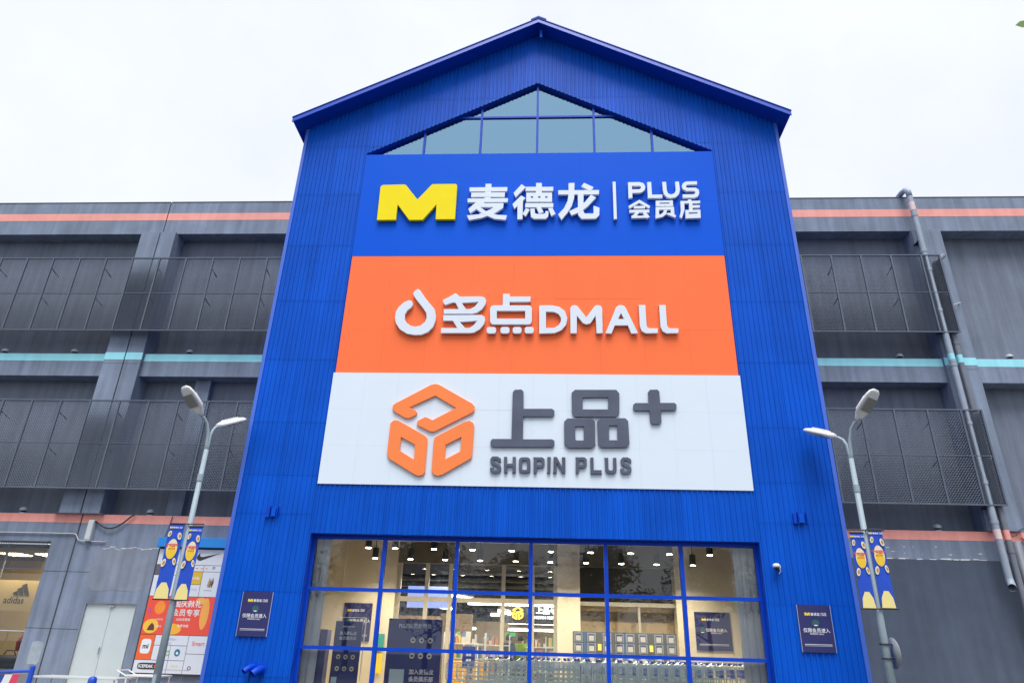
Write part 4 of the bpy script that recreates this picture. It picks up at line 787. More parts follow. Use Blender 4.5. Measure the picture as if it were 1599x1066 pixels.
for i, x in enumerate((-16.0, -14.9, -13.95)):
    l = bpy.data.lights.new('fascia_fill_light', 'AREA'); l.energy = 13; l.size = .5; l.color = (1, .78, .45); o = bpy.data.objects.new('fascia_fill_light', l); link(o, shop); o.location = (x, 4.28, 3.4); o.rotation_euler = (.5, 0, 0)  # unseen fill lights without fittings, added to brighten the cream fascia
    obj('lamp_panel', MB().box(x-.3, x+.3, 5.3, 5.9, 3.57, 3.6), mat('lamp_warm', (1, .85, .6), .5, emit=6), shop)
ms = thing('mesh_screen', 'short mesh screen hanging over the sports shop window', 'screen', (-15, 3.42, 3.0), 'mesh screens on the wings')
for i in range(5): o = loc('mesh_panel', STR, None, ms, (.66-.86*i, 0, 0)); o.scale = (1, 1, .70/PH)
obj('rail', MB().box(-18.2, -13.5, 3.40, 3.44, 2.98, 3.0), SCREEN, ms); obj('rail', MB().box(-18.2, -13.5, 3.40, 3.44, 3.69, 3.71), SCREEN, ms)
hr = thing('handrail', 'thin steel handrail inside the sports shop window', 'railing', (-15, 3.8, 0))
obj('rail', MB().tube([(-20, 3.8, 1.44), (-13.56, 3.8, 1.47)], .018, 8), GALV, hr)
for x in (-17.5, -16, -14.5, -13.62): obj('post', MB().tube([(x, 3.8, 0), (x, 3.8, 1.45)], .014, 8), GALV, hr)
mq = thing('mannequin', 'headless display mannequin in brown and red sportswear inside the shop', 'mannequin', (-14.25, 4.9, .12))
obj('torso', MB().lathe([(.10, .8), (.17, .9), (.19, 1.1), (.21, 1.3), (.20, 1.42), (.09, 1.5), (.06, 1.56)], (-14.25, 4.9, .0), 16), mat('mq_brown', (.10, .06, .04), .7, var=.2, scale=8), mq, True)
obj('sleeve', MB().tube([(-14.05, 4.9, 1.40), (-13.93, 4.85, 1.2), (-13.98, 4.8, 1.0)], [.07, .06, .05], 10), mat('mq_red', (.5, .03, .04), .6), mq, True)
obj('sleeve', MB().tube([(-14.45, 4.9, 1.40), (-14.56, 4.85, 1.2), (-14.50, 4.8, 1.0)], [.07, .06, .05], 10), MATS['mq_red'], mq, True)
obj('trousers', MB().tube([(-14.17, 4.9, .85), (-14.15, 4.9, .12)], [.10, .07], 12).tube([(-14.33, 4.9, .85), (-14.35, 4.9, .12)], [.10, .07], 12), INKD, mq, True)
bg_ = thing('sports_bag', 'navy sports bag on the display plinth in the shop window', 'bag', (-14.35, 4.4, .55))
obj('body', MB().tube([(-14.75, 4.4, .72), (-14.68, 4.4, .72), (-14.1, 4.4, .72), (-14.02, 4.4, .72)], [.12, .17, .17, .12], 14), mat('bag_navy', (.015, .03, .09), .6, var=.2, scale=9), bg_, True)
obj('handle', MB().tube([(-14.55, 4.4, .87), (-14.48, 4.4, 1.0), (-14.28, 4.4, 1.0), (-14.2, 4.4, .87)], .014, 8), MATS['bag_navy'], bg_, True)
tag(obj('plinth', MB().box(-15.2, -13.8, 4.2, 5.2, .12, .56), MATS['shop_cream'], bevel=.01), 'cream display plinth behind the shop glass', 'plinth')
obj('green_panel', MB().box(-13.72, -13.3, 5.6, 5.64, .2, 2.1), mat('shop_green', (.03, .25, .09), .5), shop)

# ================================================================ the lobby and the store behind the entrance window
FZ = .15
lobby = thing('lobby_interior', 'cream walled entrance lobby and store hall behind the big window', 'interior', (XC, 4, 0))
DCEIL = mat('dark_ceiling', (.022, .022, .021), .8, var=.3, scale=2); TILE = mat('floor_tile', (.50, .44, .36), .25, var=.06, scale=2)
struct(obj('store_floor', MB().box(-14, 14, .42, 26, .0, FZ), TILE))
obj('ceiling', MB().box(XL+.05, XR_-.05, .42, 4.0, 4.15, 4.25), mat('lobby_ceiling', (.13, .12, .10), .8, var=.1), lobby)
obj('side_wall', MB().box(XL+.03, -6.4, .43, 4.0, FZ, 4.15), CREAM, lobby); obj('side_wall', MB().box(5.7, XR_-.03, .43, 4.0, FZ, 4.15), CREAM, lobby)
obj('pier_wall', MB().box(-6.4, -4.05, 4.0, 4.5, FZ, 4.15), CREAM, lobby); obj('pier_wall', MB().box(3.29, 5.7, 4.0, 4.5, FZ, 4.15), CREAM, lobby)
obj('column', MB().box(.23, .82, 4.0, 4.5, FZ, 4.15), CREAM, lobby)
obj('tan_panel', MB().box(.82, 3.29, 4.55, 4.6, FZ, 2.55), TAN, lobby); obj('shade_sheet', MB().box(.82, 3.29, 4.56, 4.6, 2.56, 3.45), mat('shade_dark', (.06, .055, .045), .7, var=.3, scale=1.5), lobby)  # dark upper sheet: paints in the unlit interior above the door head
obj('bulkhead', MB().box(-4.05, .23, 4.05, 4.45, 3.45, 4.15), MATS['lobby_ceiling'], lobby); obj('bulkhead', MB().box(.82, 3.29, 4.05, 4.45, 3.45, 4.15), MATS['lobby_ceiling'], lobby)
pt = thing('glass_partition', 'aluminium framed glass partition with doors at the back of the lobby', 'partition', (-1.9, 4.2, FZ))
AL = mat('aluminium', (.50, .46, .38), .4, metal=.3)
for x in (-4.0, -3.25, -2.62, -1.2, -.42, .18): obj('stile', MB().box(x-.05, x+.05, 4.15, 4.25, FZ, 3.45), AL, pt)
obj('header', MB().box(-4.05, .23, 4.14, 4.26, 2.48, 2.60), AL, pt); obj('header', MB().box(.82, 3.29, 4.14, 4.26, 2.48, 2.58), AL, pt)
for x in (1.55, 2.35): obj('stile', MB().box(x-.03, x+.03, 4.16, 4.24, FZ, 2.48), AL, pt)
for x0, x1 in ((-3.95, -3.3), (-3.2, -2.67), (-2.57, -1.25), (-.37, .13), (-1.15, -.47)):
    for z0, z1 in ((FZ, 2.48), (2.6, 3.45)): obj('pane', MB().quad((x0, 4.2, z0), (x1, 4.2, z0), (x1, 4.2, z1), (x0, 4.2, z1)), GLASS, pt)
# hall beyond
obj('hall_wall', MB().box(-10, 9, 22, 22.1, FZ, 5), mat('hall_wall', (.26, .19, .11), .7, var=.15), lobby); obj('hall_wall', MB().box(-10.1, -10, 4.5, 22, FZ, 5), MATS['hall_wall'], lobby); obj('hall_wall', MB().box(9, 9.1, 4.5, 22, FZ, 5), MATS['hall_wall'], lobby)
obj('hall_ceiling', MB().box(-10, 9, 4.5, 22, 3.45, 3.55), DCEIL, lobby); obj('bulkhead', MB().box(-10, 9, 15.5, 15.8, 2.42, 3.45), DCEIL, lobby)  # hall bulkhead is added, near black, to darken the view above the shelves
for i in range(7): obj('ceiling_duct', MB().tube([(-10, 6.5+2.2*i, 3.3), (9, 6.5+2.2*i, 3.3)], .09, 8), mat('duct', (.09, .085, .075), .6), lobby)
STRIP = mat('strip_white', (1, .93, .80), .5, emit=14)
def strip_light(label, p0, p1):
    s = thing('strip_light', label, 'light', tuple(p0), 'strip lights in the store hall'); a, b = Vector(p0), Vector(p1)
    obj('tube', MB().tube([a, b], .045, 8), STRIP, s); obj('housing', MB().tube([a+Vector((0, 0, .06)), b+Vector((0, 0, .06))], .05, 8), WHITE, s)
    obj('hanger', MB().tube([a+Vector((0, 0, .06)), (a.x, a.y, 3.45)], .01, 5).tube([b+Vector((0, 0, .06)), (b.x, b.y, 3.45)], .01, 5), DARK, s)
for lab, p0, p1 in (('long white strip light crossing behind the hanging cube sign', (-2.6, 8.6, 2.74), (.9, 8.6, 2.74)), ('white strip light slanting down into the hall below the cube sign', (-1.5, 7.2, 2.45), (-.6, 14, 2.55)),
                    ('white strip light farther back in the hall', (-2.2, 13, 2.62), (3.0, 13, 2.62)), ('white strip light low at the back of the hall', (-2.0, 17, 2.5), (4.0, 17, 2.5)), ('short strip light over the counters near the glass doors', (-3.3, 8, 2.95), (-2.6, 9.8, 2.95)),
                    ('short strip light hanging left over the wooden walls', (-5.2, 12, 2.9), (-4.0, 15, 2.9)), ('strip light near the back wall of the hall', (-6, 19.5, 2.3), (5, 19.5, 2.3))): strip_light(lab, p0, p1)
for x, y in ((-3, 7), (1, 9), (-5, 12), (2, 14), (-1.5, 17), (-7, 18)):
    l = bpy.data.lights.new('hall_lamp', 'AREA'); l.energy = 75; l.size = 1.2; l.color = (1, .86, .62); o = bpy.data.objects.new('hall_lamp', l); link(o, lobby); o.location = (x, y, 3.2)
hs = thing('hanging_sign', 'dark hanging sign with glowing orange cube mark and white SHOPIN PLUS words', 'sign', (-.4, 9, 2.2))
obj('board', MB().box(-1.6, .55, 9.02, 9.06, 2.18, 2.9), INKD, hs)
GO = mat('glow_orange', (1, .45, .04), .5, emit=2.0); GW = mat('glow_white', (1, .97, .92), .5, emit=3.0)
for g in ('cube_top', 'cube_left', 'cube_right'):
    obj('emblem', contour_mesh(GLYPHS[g], .02, 8.99, 0, .185, -1.0+2.9*.185-.04, 2.50-5.93*.185), GO, hs)
text('上品+', -.12, 8.99, 2.60, .22, GW, hs, .03, name='lettering'); text('SHOPIN PLUS', -.15, 8.99, 2.38, .09, GW, hs, .02, name='lettering')
obj('hanger', MB().tube([(-1.5, 9.04, 2.9), (-1.5, 9.04, 3.45)], .012, 6).tube([(.45, 9.04, 2.9), (.45, 9.04, 3.45)], .012, 6), DARK, hs)
tag(obj('clock_disc', MB().tube([(.34, 8.8, 2.55), (.34, 8.86, 2.55)], .20, 24), GW), 'round white lit disc hanging beside the cube sign', 'sign')
WOODS = [mat('wood%d' % i, c_, .6, var=.12, scale=5) for i, c_ in enumerate(((.42, .28, .16), (.50, .36, .22), (.30, .19, .11)))]
for i, (x, y, w_, h_) in enumerate(((-3.2, 10.5, 1.1, 2.35), (-2.1, 12.5, 1.2, 2.2), (-5, 14, 2, 2.4), (2.2, 15, 2, 2.2))):
    tag(obj('wood_wall', MB().box(x-w_/2, x+w_/2, y, y+.3, FZ, FZ+h_), WOODS[i % 3], bevel=.01), ('light wood display wall behind the glass doors', 'tall wood display wall with lit top in the hall', 'broad wood display wall far left in the hall', 'wood display wall at the right of the hall')[i], 'display wall')
def shelf(label, x, y, w_, seed):
    s = thing('display_shelf', label, 'shelf', (x, y, FZ), 'shelves in the store hall'); q = random.Random(seed)
    b = MB().box(x-w_/2, x-w_/2+.03, y, y+.5, FZ, FZ+1.7).box(x+w_/2-.03, x+w_/2, y, y+.5, FZ, FZ+1.7)
    obj('upright', b, WHITE, s)
    for k in range(4): obj('board', MB().box(x-w_/2+.031, x+w_/2-.031, y, y+.5, FZ+.1+k*.42, FZ+.13+k*.42), WHITE, s)
    for c_ in range(5):
        g = MB()
        for k in range(4):
            for _ in range(3):
                gx = x-w_/2+.08+q.random()*(w_-.3); g.box(gx, gx+q.uniform(.06, .14), y+.02+.05*c_, y+.2+.05*c_, FZ+.131+k*.42, FZ+.131+k*.42+q.uniform(.12, .34))
        o = obj('goods', g, mat('goods%d' % c_, ((.75, .7, .6), (.7, .25, .1), (.1, .25, .6), (.8, .6, .1), (.15, .4, .2))[c_], .5), s); o['kind'] = 'stuff'
for i, (x, y, w_) in enumerate(((-2.6, 8.0, 1.3), (-1.9, 10.2, 1.2), (-.2, 13.5, 1.6), (.6, 11, 1.4), (-3.8, 16, 2), (1.6, 17.5, 2.4))):
    shelf(('white shelf of goods just behind the glass doors', 'white shelf of goods beneath the wood wall', 'white shelf of goods behind the standing shopper', 'white shelf of goods under the hanging sign', 'white shelf of goods far back on the left of the hall', 'white shelf of goods far back on the right of the hall')[i], x, y, w_, i)
tag(obj('exit_sign', MB().box(-1.55, -1.2, 12, 12.04, 1.86, 1.98), mat('exit_green', (.02, .42, .10), .5, emit=.5)), 'green lit exit sign over the standing shopper', 'sign')
text('EXIT', -1.375, 11.997, 1.92, .07, GW, bpy.data.objects['exit_sign'], .02, name='lettering') if False else None
# shopper seen from behind: one skinned body, clothes as children
def person(label, x, y, rz, cols_):
    R_ = thing('person', label, 'person', (x, y, FZ), None, rz)
    P_ = {'pel': (0, 0, .92), 'wai': (0, 0, 1.08), 'che': (0, 0, 1.30), 'nek': (0, 0, 1.46), 'hea': (0, -.02, 1.58), 'top': (0, -.02, 1.68),
          'shl': (-.17, 0, 1.40), 'ell': (-.23, .02, 1.13), 'hal': (-.20, -.14, .95), 'fl': (-.19, -.21, .90), 'shr': (.17, 0, 1.40), 'elr': (.23, .02, 1.13), 'har': (.20, -.16, .98), 'fr': (.19, -.23, .95),
          'hil': (-.09, 0, .88), 'knl': (-.10, -.02, .48), 'anl': (-.10, .02, .08), 'tol': (-.11, -.13, .03), 'hir': (.09, 0, .88), 'knr': (.10, -.03, .48), 'anr': (.10, .03, .08), 'tor': (.11, -.12, .03)}
    E_ = [('pel','wai'),('wai','che'),('che','nek'),('nek','hea'),('hea','top'),('che','shl'),('shl','ell'),('ell','hal'),('hal','fl'),('che','shr'),('shr','elr'),('elr','har'),('har','fr'),('pel','hil'),('hil','knl'),('knl','anl'),('anl','tol'),('pel','hir'),('hir','knr'),('knr','anr'),('anr','tor')]
    RA = {'pel': .15, 'wai': .14, 'che': .165, 'nek': .06, 'hea': .095, 'top': .075, 'shl': .07, 'shr': .07, 'ell': .05, 'elr': .05, 'hal': .035, 'har': .035, 'fl': .025, 'fr': .025, 'hil': .09, 'hir': .09, 'knl': .065, 'knr': .065, 'anl': .045, 'anr': .045, 'tol': .035, 'tor': .035}
    ks = list(P_); me = bpy.data.meshes.new('body'); me.from_pydata([P_[k] for k in ks], [(ks.index(a), ks.index(b)) for a, b in E_], [])
    o = bpy.data.objects.new('body', me); COL.objects.link(o)
    md = o.modifiers.new('skin', 'SKIN'); o.modifiers.new('sub', 'SUBSURF').levels = 1
    sk = me.skin_vertices[0].data if me.skin_vertices else None
    if sk is None:
        bm = bmesh.new(); bm.from_mesh(me); bm.verts.layers.skin.verify(); bm.to_mesh(me); bm.free(); sk = me.skin_vertices[0].data
    for k, s_ in zip(ks, sk): s_.radius = (RA[k], RA[k]); s_.use_root = (k == 'pel')
    me2 = bpy.data.meshes.new_from_object(o.evaluated_get(bpy.context.evaluated_depsgraph_get())); bpy.data.objects.remove(o)
    ms_ = [mat('skin_tone', (.45, .28, .19), .6), mat('person_top%s' % cols_[0], cols_[1], .8), mat('person_trousers', (.03, .035, .06), .8)]
    for m_ in ms_: me2.materials.append(m_)
    for p in me2.polygons:
        c_ = p.center; p.use_smooth = True
        p.material_index = 0 if (c_.z > 1.47 or (abs(c_.x) > .15 and c_.z < 1.0 and c_.y < -.08)) else (1 if c_.z > .93 or abs(c_.x) > .17 else 2)
    b = loc('body', me2, None, R_)
    loc('hair', MB().lathe([(.088, 1.55), (.108, 1.60), (.10, 1.68), (.06, 1.735), (0, 1.75)], (0, .0, 0), 14), mat('hair_black', (.012, .011, .012), .5), R_, smooth=True)
    return R_
person('shopper in dark navy jacket standing at the counter under the exit sign', -1.36, 10.6, math.pi, ('a', (.02, .022, .05)))
person('staff member in bright green vest beside the dark jacket shopper', -.98, 11.2, math.pi*.9, ('b', (.28, .45, .03)))
# blue screens hung in the left doors
tag(obj('ceiling_screen', MB().box(-4.2, -2.9, 6.5, 6.54, 2.45, 3.05), mat('screen_glow', (.35, .42, .85), .4, emit=.9)), 'pale blue lit hanging screen seen through the left glass doors', 'screen')

# downlights: two rows of black cylinders
dl = thing('downlight', 'black cylinder downlight in the row nearer the entrance window', 'light', (0, 0, 0), 'downlights nearer the window')
loc('cylinder', MB().lathe([(.075, .015), (.075, .26), (.07, .27)], n=16), DARK, dl, smooth=False)
loc('rod', MB().tube([(0, 0, .26), (0, 0, .72)], .012, 6), DARK, dl)
loc('bulb', MB().lathe([(.06, .004), (.06, .014)], n=16), mat('bulb_warm', (1, .86, .62), .5, emit=30), dl)
rows = [(x, 1.3, 3.43) for x in (-4.2, -3.57, -2.66, -1.76, -.85, .05, .96, 1.87, 2.74, 3.65)] + [(x, 3.1, 3.41) for x in (-4.46, -3.54, -2.65, -1.75, -.84, .04, .94, 1.83, 2.71, 3.61)]
for i, (x, y, z) in enumerate(rows):
    o = dl if i == 0 else dup(dl, (x, y, z)); o.location = (x, y, z)
    if y > 2: o['label'] = 'black cylinder downlight in the row deeper inside the lobby'; o['group'] = 'downlights deeper in the lobby'
    l = bpy.data.lights.new('downlight_lamp', 'SPOT'); l.energy = 75; l.spot_size = math.radians(130); l.spot_blend = .8; l.shadow_soft_size = .06; l.color = (1, .85, .6)
    lo = bpy.data.objects.new('downlight_lamp', l); COL.objects.link(lo); lo.parent = o; lo.location = (0, 0, -.01)
for y in (1.3, 3.1):
    tag(obj('light_track', MB().box(-5.6, 4.9, y-.02, y+.02, 3.86, 3.90), mat('track_pale', (.45, .43, .38), .5)), 'pale ceiling track carrying the %s row of downlights' % ('nearer' if y < 2 else 'deeper'), 'track')
# posters, stands and boxes in the lobby
poster('wide navy members only poster on the lobby wall between lockers and curtain', 3.72, 4.61, 1.49, 2.39, 3.97, True)
poster('wide navy members only poster on the lobby wall behind the club sign stand', -5.36, -4.61, 1.47, 2.39, 3.97, True)
def stand_board(label, x0, x1, z0, z1, y, lines, icons, frame=True):
    s = thing('display_stand', label, 'stand', ((x0+x1)/2, y, FZ)); xc = (x0+x1)/2; w_ = x1-x0
    obj('board', MB().box(x0, x1, y, y+.03, z0, z1), NAVYB, s, bevel=.004)
    if frame: obj('tube_frame', MB().tube([(x0+.02, y+.05, FZ), (x0+.02, y+.05, z1+.08), (x1+.05, y+.05, z1+.08), (x1+.05, y+.05, FZ)], .012, 8), WHITE, s)
    else: obj('foot', MB().box(x0, x1, y-.15, y+.2, FZ, FZ+.03), WHITE, s)
    for t_, z, h_, m_ in lines: text(t_, xc+(.2 if z < 1 else 0), y-.003, z, h_, m_, s, .02, name='printed_words')
    for x, z, r_ in icons:
        obj('printed_icon', MB().quad(*[(x+r_*math.cos(a*.3927), y-.003, z+r_*math.sin(a*.3927)) for a in range(16)]), mat('icon_cream', (.72, .68, .55), .5), s)
        obj('printed_icon', MB().quad((x-r_*.5, y-.004, z-r_*.35), (x+r_*.5, y-.004, z-r_*.35), (x+r_*.35, y-.004, z+r_*.3), (x-r_*.35, y-.004, z+r_*.3)), INKD, s)
    return s
s1 = stand_board('blue membership desk board with cream round icons standing in the lobby', -3.53, -2.33, .35, 1.93, 1.2, [('PLUS会员办理处', 1.79, .10, INKW), ('官方会员中心', 1.68, .035, mat('ink_blue', (.15, .25, .6), .5)), ('加入麦德龙', .88, .105, INKW), ('会员俱乐部', .74, .105, INKW)],
    [(-2.96+.19*i, 1.50, .058) for i in range(3)] + [(-2.96+.19*i, 1.19, .058) for i in range(3)], False)
obj('blank_card', MB().box(-3.42, -3.10, 1.194, 1.199, .60, .92), mat('card_blue', (.45, .62, .72), .5), s1)
s2 = stand_board('narrow blue club sign stand in a white tube frame near the left curtain', -4.66, -4.06, .35, 1.84, 1.0, [('加入麦德龙', 1.60, .075, INKW), ('会员俱乐部', 1.50, .075, INKW)], [(-4.52+.16*i, 1.13, .048) for i in range(3)] + [(-4.52+.16*i, .90, .048) for i in range(3)])
logo(s2, -4.36, .997, 1.73, .035)
obj('blank_card', MB().box(-4.62, -4.50, .994, .999, .62, .74), mat('card_blue', (.45, .62, .72), .5), s2)
tag(obj('display_box', MB().box(-5.14, -4.76, .8, 1.1, FZ, 1.66), NAVYB, bevel=.008), 'plain tall blue display box in the window corner by the left curtain', 'box')
s3 = stand_board('small navy notice stand in front of the yellow boxes', -2.02, -1.72, .95, 1.42, 2.6, [('会员', 1.24, .06, INKW), ('通道', 1.12, .06, INKW)], [], True)
s4 = tag(obj('notice_card', MB().box(-4.38, -4.20, 3.9, 3.93, 1.25, 1.66), mat('card_teal', (.02, .28, .25), .5)), 'teal notice card on the cream lobby wall', 'notice')
s5 = tag(obj('notice_card', MB().box(-4.40, -4.20, 3.86, 3.89, .75, 1.2), mat('card_yellow', (.80, .60, .04), .5)), 'yellow notice card below the teal card', 'notice')
for i, (x, z, h_) in enumerate(((-2.18, FZ, .5), (-2.18, FZ+.5, .45), (-1.62, FZ, .5), (-1.62, FZ+.5, .45))):
    b_ = thing('yellow_crate', ('yellow crate on the lobby floor left of the notice stand', 'yellow crate stacked on top, left of the notice stand', 'yellow crate on the lobby floor right of the notice stand', 'yellow crate stacked on top, right of the notice stand')[i], 'crate', (x, 3.2, z), 'yellow crates')
    obj('body', MB().box(x-.18, x+.18, 3.0, 3.4, z+.004, z+h_-.004), mat('crate_yellow', (.80, .42, .01), .5, var=.08), b_, bevel=.01)
    for k in (.3, .6): obj('rib', MB().box(x-.184, x+.184, 2.994, 3.406, z+h_*k, z+h_*k+.03), MATS['crate_yellow'], b_)
# pleated curtains at both ends of the window
def curtain(label, x0, x1, y):
    b = MB(); n = int((x1-x0)/.022)
    for i in range(n+1):
        x = x0+(x1-x0)*i/n; yy = y+.035*math.sin(i*.9)+.01*math.sin(i*2.3); b.v += [(x, yy, FZ+.03), (x, yy, 4.1)]
    b.f = [(2*i, 2*i+2, 2*i+3, 2*i+1) for i in range(n)]
    nn = len(b.v); b.v += [(p[0], p[1]+.004, p[2]) for p in b.v]; b.f += [tuple(nn+k for k in f[::-1]) for f in b.f]
    c_ = thing('curtain', label, 'curtain', ((x0+x1)/2, y, FZ)); obj('cloth', b, mat('curtain_cloth', (.86, .87, .84), .8, var=.06), c_, True)
    obj('rod', MB().tube([(x0-.05, y, 4.1), (x1+.05, y, 4.1)], .015, 8), GALV, c_)
curtain('pale pleated curtain at the window end beside the blue display box', -5.9, -4.86, .62)
curtain('pale pleated curtain at the window end beyond the lockers', 3.98, 4.95, .62)
# lockers
lk = thing('locker_bank', 'bank of grey and blue storage lockers with white door windows behind the trolleys', 'lockers', (1.87, 3.45, FZ))
obj('carcass', MB().box(.61, 3.12, 3.31, 3.75, FZ, 1.84), mat('locker_grey', (.10, .105, .10), .5), lk, bevel=.006)
DOORM = MB().box(0, .21, -.012, 0, 0, .205).mesh('door', bevel=.003); DOORM.materials.append(mat('locker_door', (.30, .33, .36), .4))
WINM = MB().box(.03, .18, -.016, -.0125, .02, .185).mesh('door_window'); WINM.materials.append(mat('locker_blue', (.05, .07, .22), .4))
LABM = MB().box(.045, .165, -.0195, -.0165, .03, .145).mesh('door_label'); LABM.materials.append(mat('locker_label', (.62, .60, .54), .5))
for x in (.63, .95, 1.33, 1.63, 1.89, 2.20, 2.58, 2.88):
    for r_ in range(7):
        dd = obj('door', DOORM, None, lk); dd.location = (x, 3.308, 1.60-.228*r_)
        for nm, me in (('door_window', WINM), ('door_label', LABM)):
            o = bpy.data.objects.new(nm, me); COL.objects.link(o); o.parent = dd
for x in (.86, 1.85): obj('side_panel', MB().box(x, x+.07, 3.30, 3.309, FZ+.02, 1.82), mat('locker_panel_blue', (.05, .13, .30), .5), lk)
for x in (1.19, 2.44): obj('keypad', MB().box(x+.02, x+.10, 3.29, 3.309, 1.42, 1.56), mat('keypad_yellow', (1, .6, .08), .4, emit=.6), lk)
# shopping trolleys: nested rows
CHR = mat('chrome_wire', (.50, .62, .70), .25, metal=.6); CBL = mat('trolley_blue', (.015, .04, .33), .4)
def wire(b, p, q, r=.0035): b.tube([p, q], r, 4, False)
def cart():
    c_ = thing('shopping_trolley', 'chrome wire shopping trolley with blue handle nested in the row nearer the window', 'shopping trolley', (0, 0, 0), 'nested trolleys nearer the window')
    b = MB()                                             # basket: wider and taller at the handle end (+x side at 0, nose towards -x)
    def rim(x, t): return (x, (-.27+.05*t) , 1.00-.10*t), (x, (.27-.05*t), 1.00-.10*t), .52+.08*t
    for i in range(8):
        t = i/7; x = -.86*t; a, c2, zb = rim(x, t)
        wire(b, a, (x, a[1]+.03, zb)); wire(b, c2, (x, c2[1]-.03, zb)); wire(b, (x, a[1]+.03, zb), (x, c2[1]-.03, zb))
    for k in range(5):
        f = k/4
        for sg in (-1, 1): wire(b, (0, sg*(.27-.03*f), 1.0-.48*f), (-.86, sg*(.22-.03*f), .90-.30*f), .005 if k else .010)
    for k in range(7):
        y = -.19+.38*k/6; wire(b, (-.86, y, .90), (-.86, y*.9, .60)); wire(b, (0, y*1.2, .52), (-.86, y*.9, .60))
    loc('basket', b, CHR, c_)
    f = MB()
    for sg in (-1, 1): f.tube([(.10, sg*.27, 1.06), (0, sg*.27, 1.0), (-.02, sg*.27, .5), (.02, sg*.27, .22), (-.1, sg*.25, .18), (-.85, sg*.18, .20)], .012, 6)
    loc('frame', f, CHR, c_)
    h = MB().tube([(.12, -.29, 1.06), (.12, .29, 1.06)], .02, 10); loc('handle', h, CBL, c_)
    for sg in (-1, 1): loc('handle_cap', MB().tube([(.12, sg*.29, 1.06), (.10, sg*.315, 1.05)], .03, 8), CBL, c_)
    loc('child_seat', MB().box(-.02, -.005, -.2, .2, .78, .95), CBL, c_)
    wm = MB().tube([(0, -.015, 0), (0, .015, 0)], .06, 12).mesh('wheel'); wm.materials.append(mat('wheel_grey', (.10, .11, .12), .6))
    for x, y in ((.0, .26), (.0, -.26), (-.8, .18), (-.8, -.18)): loc('wheel', wm, None, c_, (x, y, .062))
    return c_
c0 = cart(); first = True
for ry, n, x_0 in ((1.75, 25, 4.25), (2.5, 22, 4.35)):
    for i in range(n):
        x = x_0-.235*i; o = c0 if first else dup(c0, (0, 0, 0)); first = False
        o.location = (x, ry+random.uniform(-.02, .02), FZ); o.rotation_euler = (0, 0, random.uniform(-.02, .02))
        if ry > 2: o['label'] = 'chrome wire shopping trolley with blue handle nested in the row by the lockers'; o['group'] = 'nested trolleys by the lockers'
# ceiling exit signs and cameras in the lobby
for x, lab in ((-4.95, 'small green exit lamp hanging by the left curtain'), (4.35, 'small green exit lamp hanging by the curtain beyond the lockers')):
    e = thing('exit_lamp', lab, 'sign', (x, 2.2, 2.52), 'exit lamps in the lobby'); obj('lamp', MB().box(x-.06, x+.06, 2.19, 2.22, 2.52, 2.60), mat('exit_green', (.02, .42, .10), .5, emit=.5), e); obj('cord', MB().tube([(x, 2.2, 2.6), (x, 2.2, 4.15)], .006, 5), WHITE, e)
cm = thing('security_camera', 'white bullet camera high on the lobby wall by the curtain beyond the lockers', 'camera', (4.60, 2.5, 3.2))
obj('body', MB().tube([(4.45, 2.4, 3.24), (4.62, 2.5, 3.27)], .06, 12), WHITE, cm, True); obj('bracket', MB().tube([(4.6, 2.5, 3.27), (4.72, 2.6, 3.12), (4.75, 4.0, 3.1)], .025, 8), WHITE, cm, True)

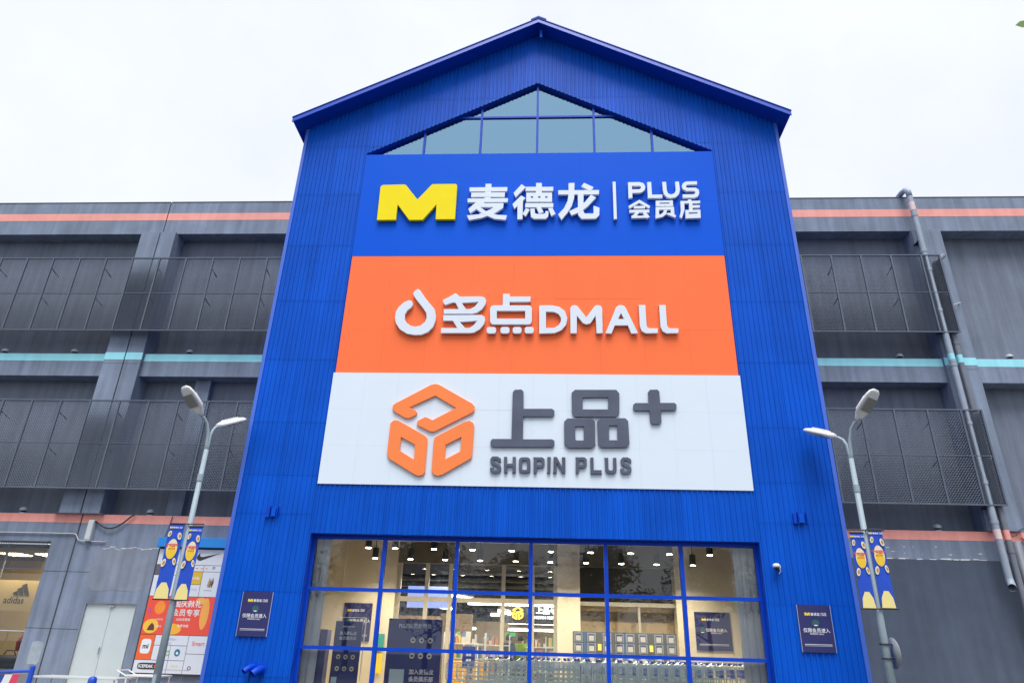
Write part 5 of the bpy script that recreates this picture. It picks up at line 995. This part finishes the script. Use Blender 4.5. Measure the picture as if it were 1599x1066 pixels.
# ================================================================ trees
BARK = mat('bark', (.09, .065, .045), .9, var=.3, scale=9, bump=.5)
LEAF = mat('leaf_green', (.055, .10, .028), .6, var=.45, scale=1.7); LEAF2 = mat('leaf_dark', (.04, .075, .025), .6, var=.45, scale=1.7)
def tree(label, x, y, h, r, seed, group='street trees across the road', leaves=5200, ls=.16):
    q = random.Random(seed); T = thing('street_tree', label, 'tree', (x, y, 0), group)
    tk = MB().tube([(0, 0, -.1), (.04, .02, h*.2), (-.05, .05, h*.42), (.03, 0, h*.7), (0, 0, h*.9)], [.2, .16, .13, .07, .02], 10); ends = []
    for i in range(9):
        a = q.uniform(0, 6.28); z0 = h*q.uniform(.25, .6); l_ = r*q.uniform(.55, .9); e = (math.cos(a)*l_, math.sin(a)*l_, z0+h*q.uniform(.12, .3))
        tk.tube([(0, 0, z0), (e[0]*.5, e[1]*.5, z0+(e[2]-z0)*.4), e], [.07, .045, .015], 6); ends.append(e)
    loc('trunk', tk, BARK, T, smooth=True)
    cl = [(e[0], e[1], e[2], r*q.uniform(.3, .5)) for e in ends] + [(q.uniform(-.4, .4)*r, q.uniform(-.4, .4)*r, h*q.uniform(.55, .92), r*q.uniform(.28, .45)) for _ in range(12)]
    b = MB()
    for _ in range(leaves):
        cx_, cy_, cz_, cr_ = q.choice(cl); u = Vector((q.gauss(0, 1), q.gauss(0, 1), q.gauss(0, 1))).normalized()*cr_*(q.random()**.35)
        p = Vector((cx_, cy_, cz_)) + u*1.0; a = Vector((q.gauss(0, 1), q.gauss(0, 1), q.gauss(0, .6))).normalized(); c2 = a.orthogonal().normalized(); s_ = ls*q.uniform(.6, 1.3)
        b.quad(p-a*s_, p+c2*s_*.45, p+a*s_, p-c2*s_*.45)
    loc('crown', b, LEAF if seed % 2 else LEAF2, T)
    return T
t1 = tree('leafy street tree across the road facing the tower', -14, -36, 9.6, 3.6, 1); t2 = tree('leafy street tree across the road facing the tower', -8, -34, 8.8, 3.4, 2)
for i, (x, y) in enumerate(((-2, -37), (4.5, -35), (11, -36), (18, -34), (-21, -35), (25, -37), (-28, -36))):
    c_ = dup(t1 if i % 2 else t2, (x, y, 0), rz=i*1.3); c_.scale = (1, 1, .9+.05*(i % 4))
# one tree beside the photographer whose outermost twig reaches into the view
nt_ = thing('roadside_tree', 'slender tree whose outermost leaf shows against the sky beside the right wing', 'tree', (9.6, -8.5, 0))
tk = MB().tube([(0, 0, -.1), (.05, 0, 3), (-.1, .05, 6), (-.05, 0, 9), (0, 0, 11)], [.16, .13, .1, .07, .02], 10)
tk.tube([(-.06, 0, 8.2), (-1.1, .2, 8.9), (-2.3, .4, 9.26), (-3.02, .5, 9.32)], [.05, .03, .014, .005], 7); loc('trunk', tk, BARK, nt_, smooth=True)
q = random.Random(5); b = MB()
for _ in range(1500):
    u = Vector((q.gauss(0, 1), q.gauss(0, 1), q.gauss(0, 1))).normalized()*(q.random()**.4)
    p = Vector((u.x*1.5+.5, u.y*1.9, 9.6+u.z*2.0)); a = Vector((q.gauss(0, 1), q.gauss(0, 1), q.gauss(0, .7))).normalized(); c2 = a.orthogonal().normalized(); s_ = .09*q.uniform(.7, 1.3)
    if p.x < -1.4: continue
    b.quad(p-a*s_, p+c2*s_*.45, p+a*s_, p-c2*s_*.45)
loc('crown', b, LEAF, nt_)
loc('leaf', MB().quad((-3.28, .5, 9.27), (-3.2, .5, 9.225), (-3.1, .5, 9.23), (-3.0, .5, 9.32), (-3.1, .5, 9.37), (-3.2, .5, 9.345)), mat('leaf_light', (.12, .22, .04), .5, var=.2, scale=12), nt_)
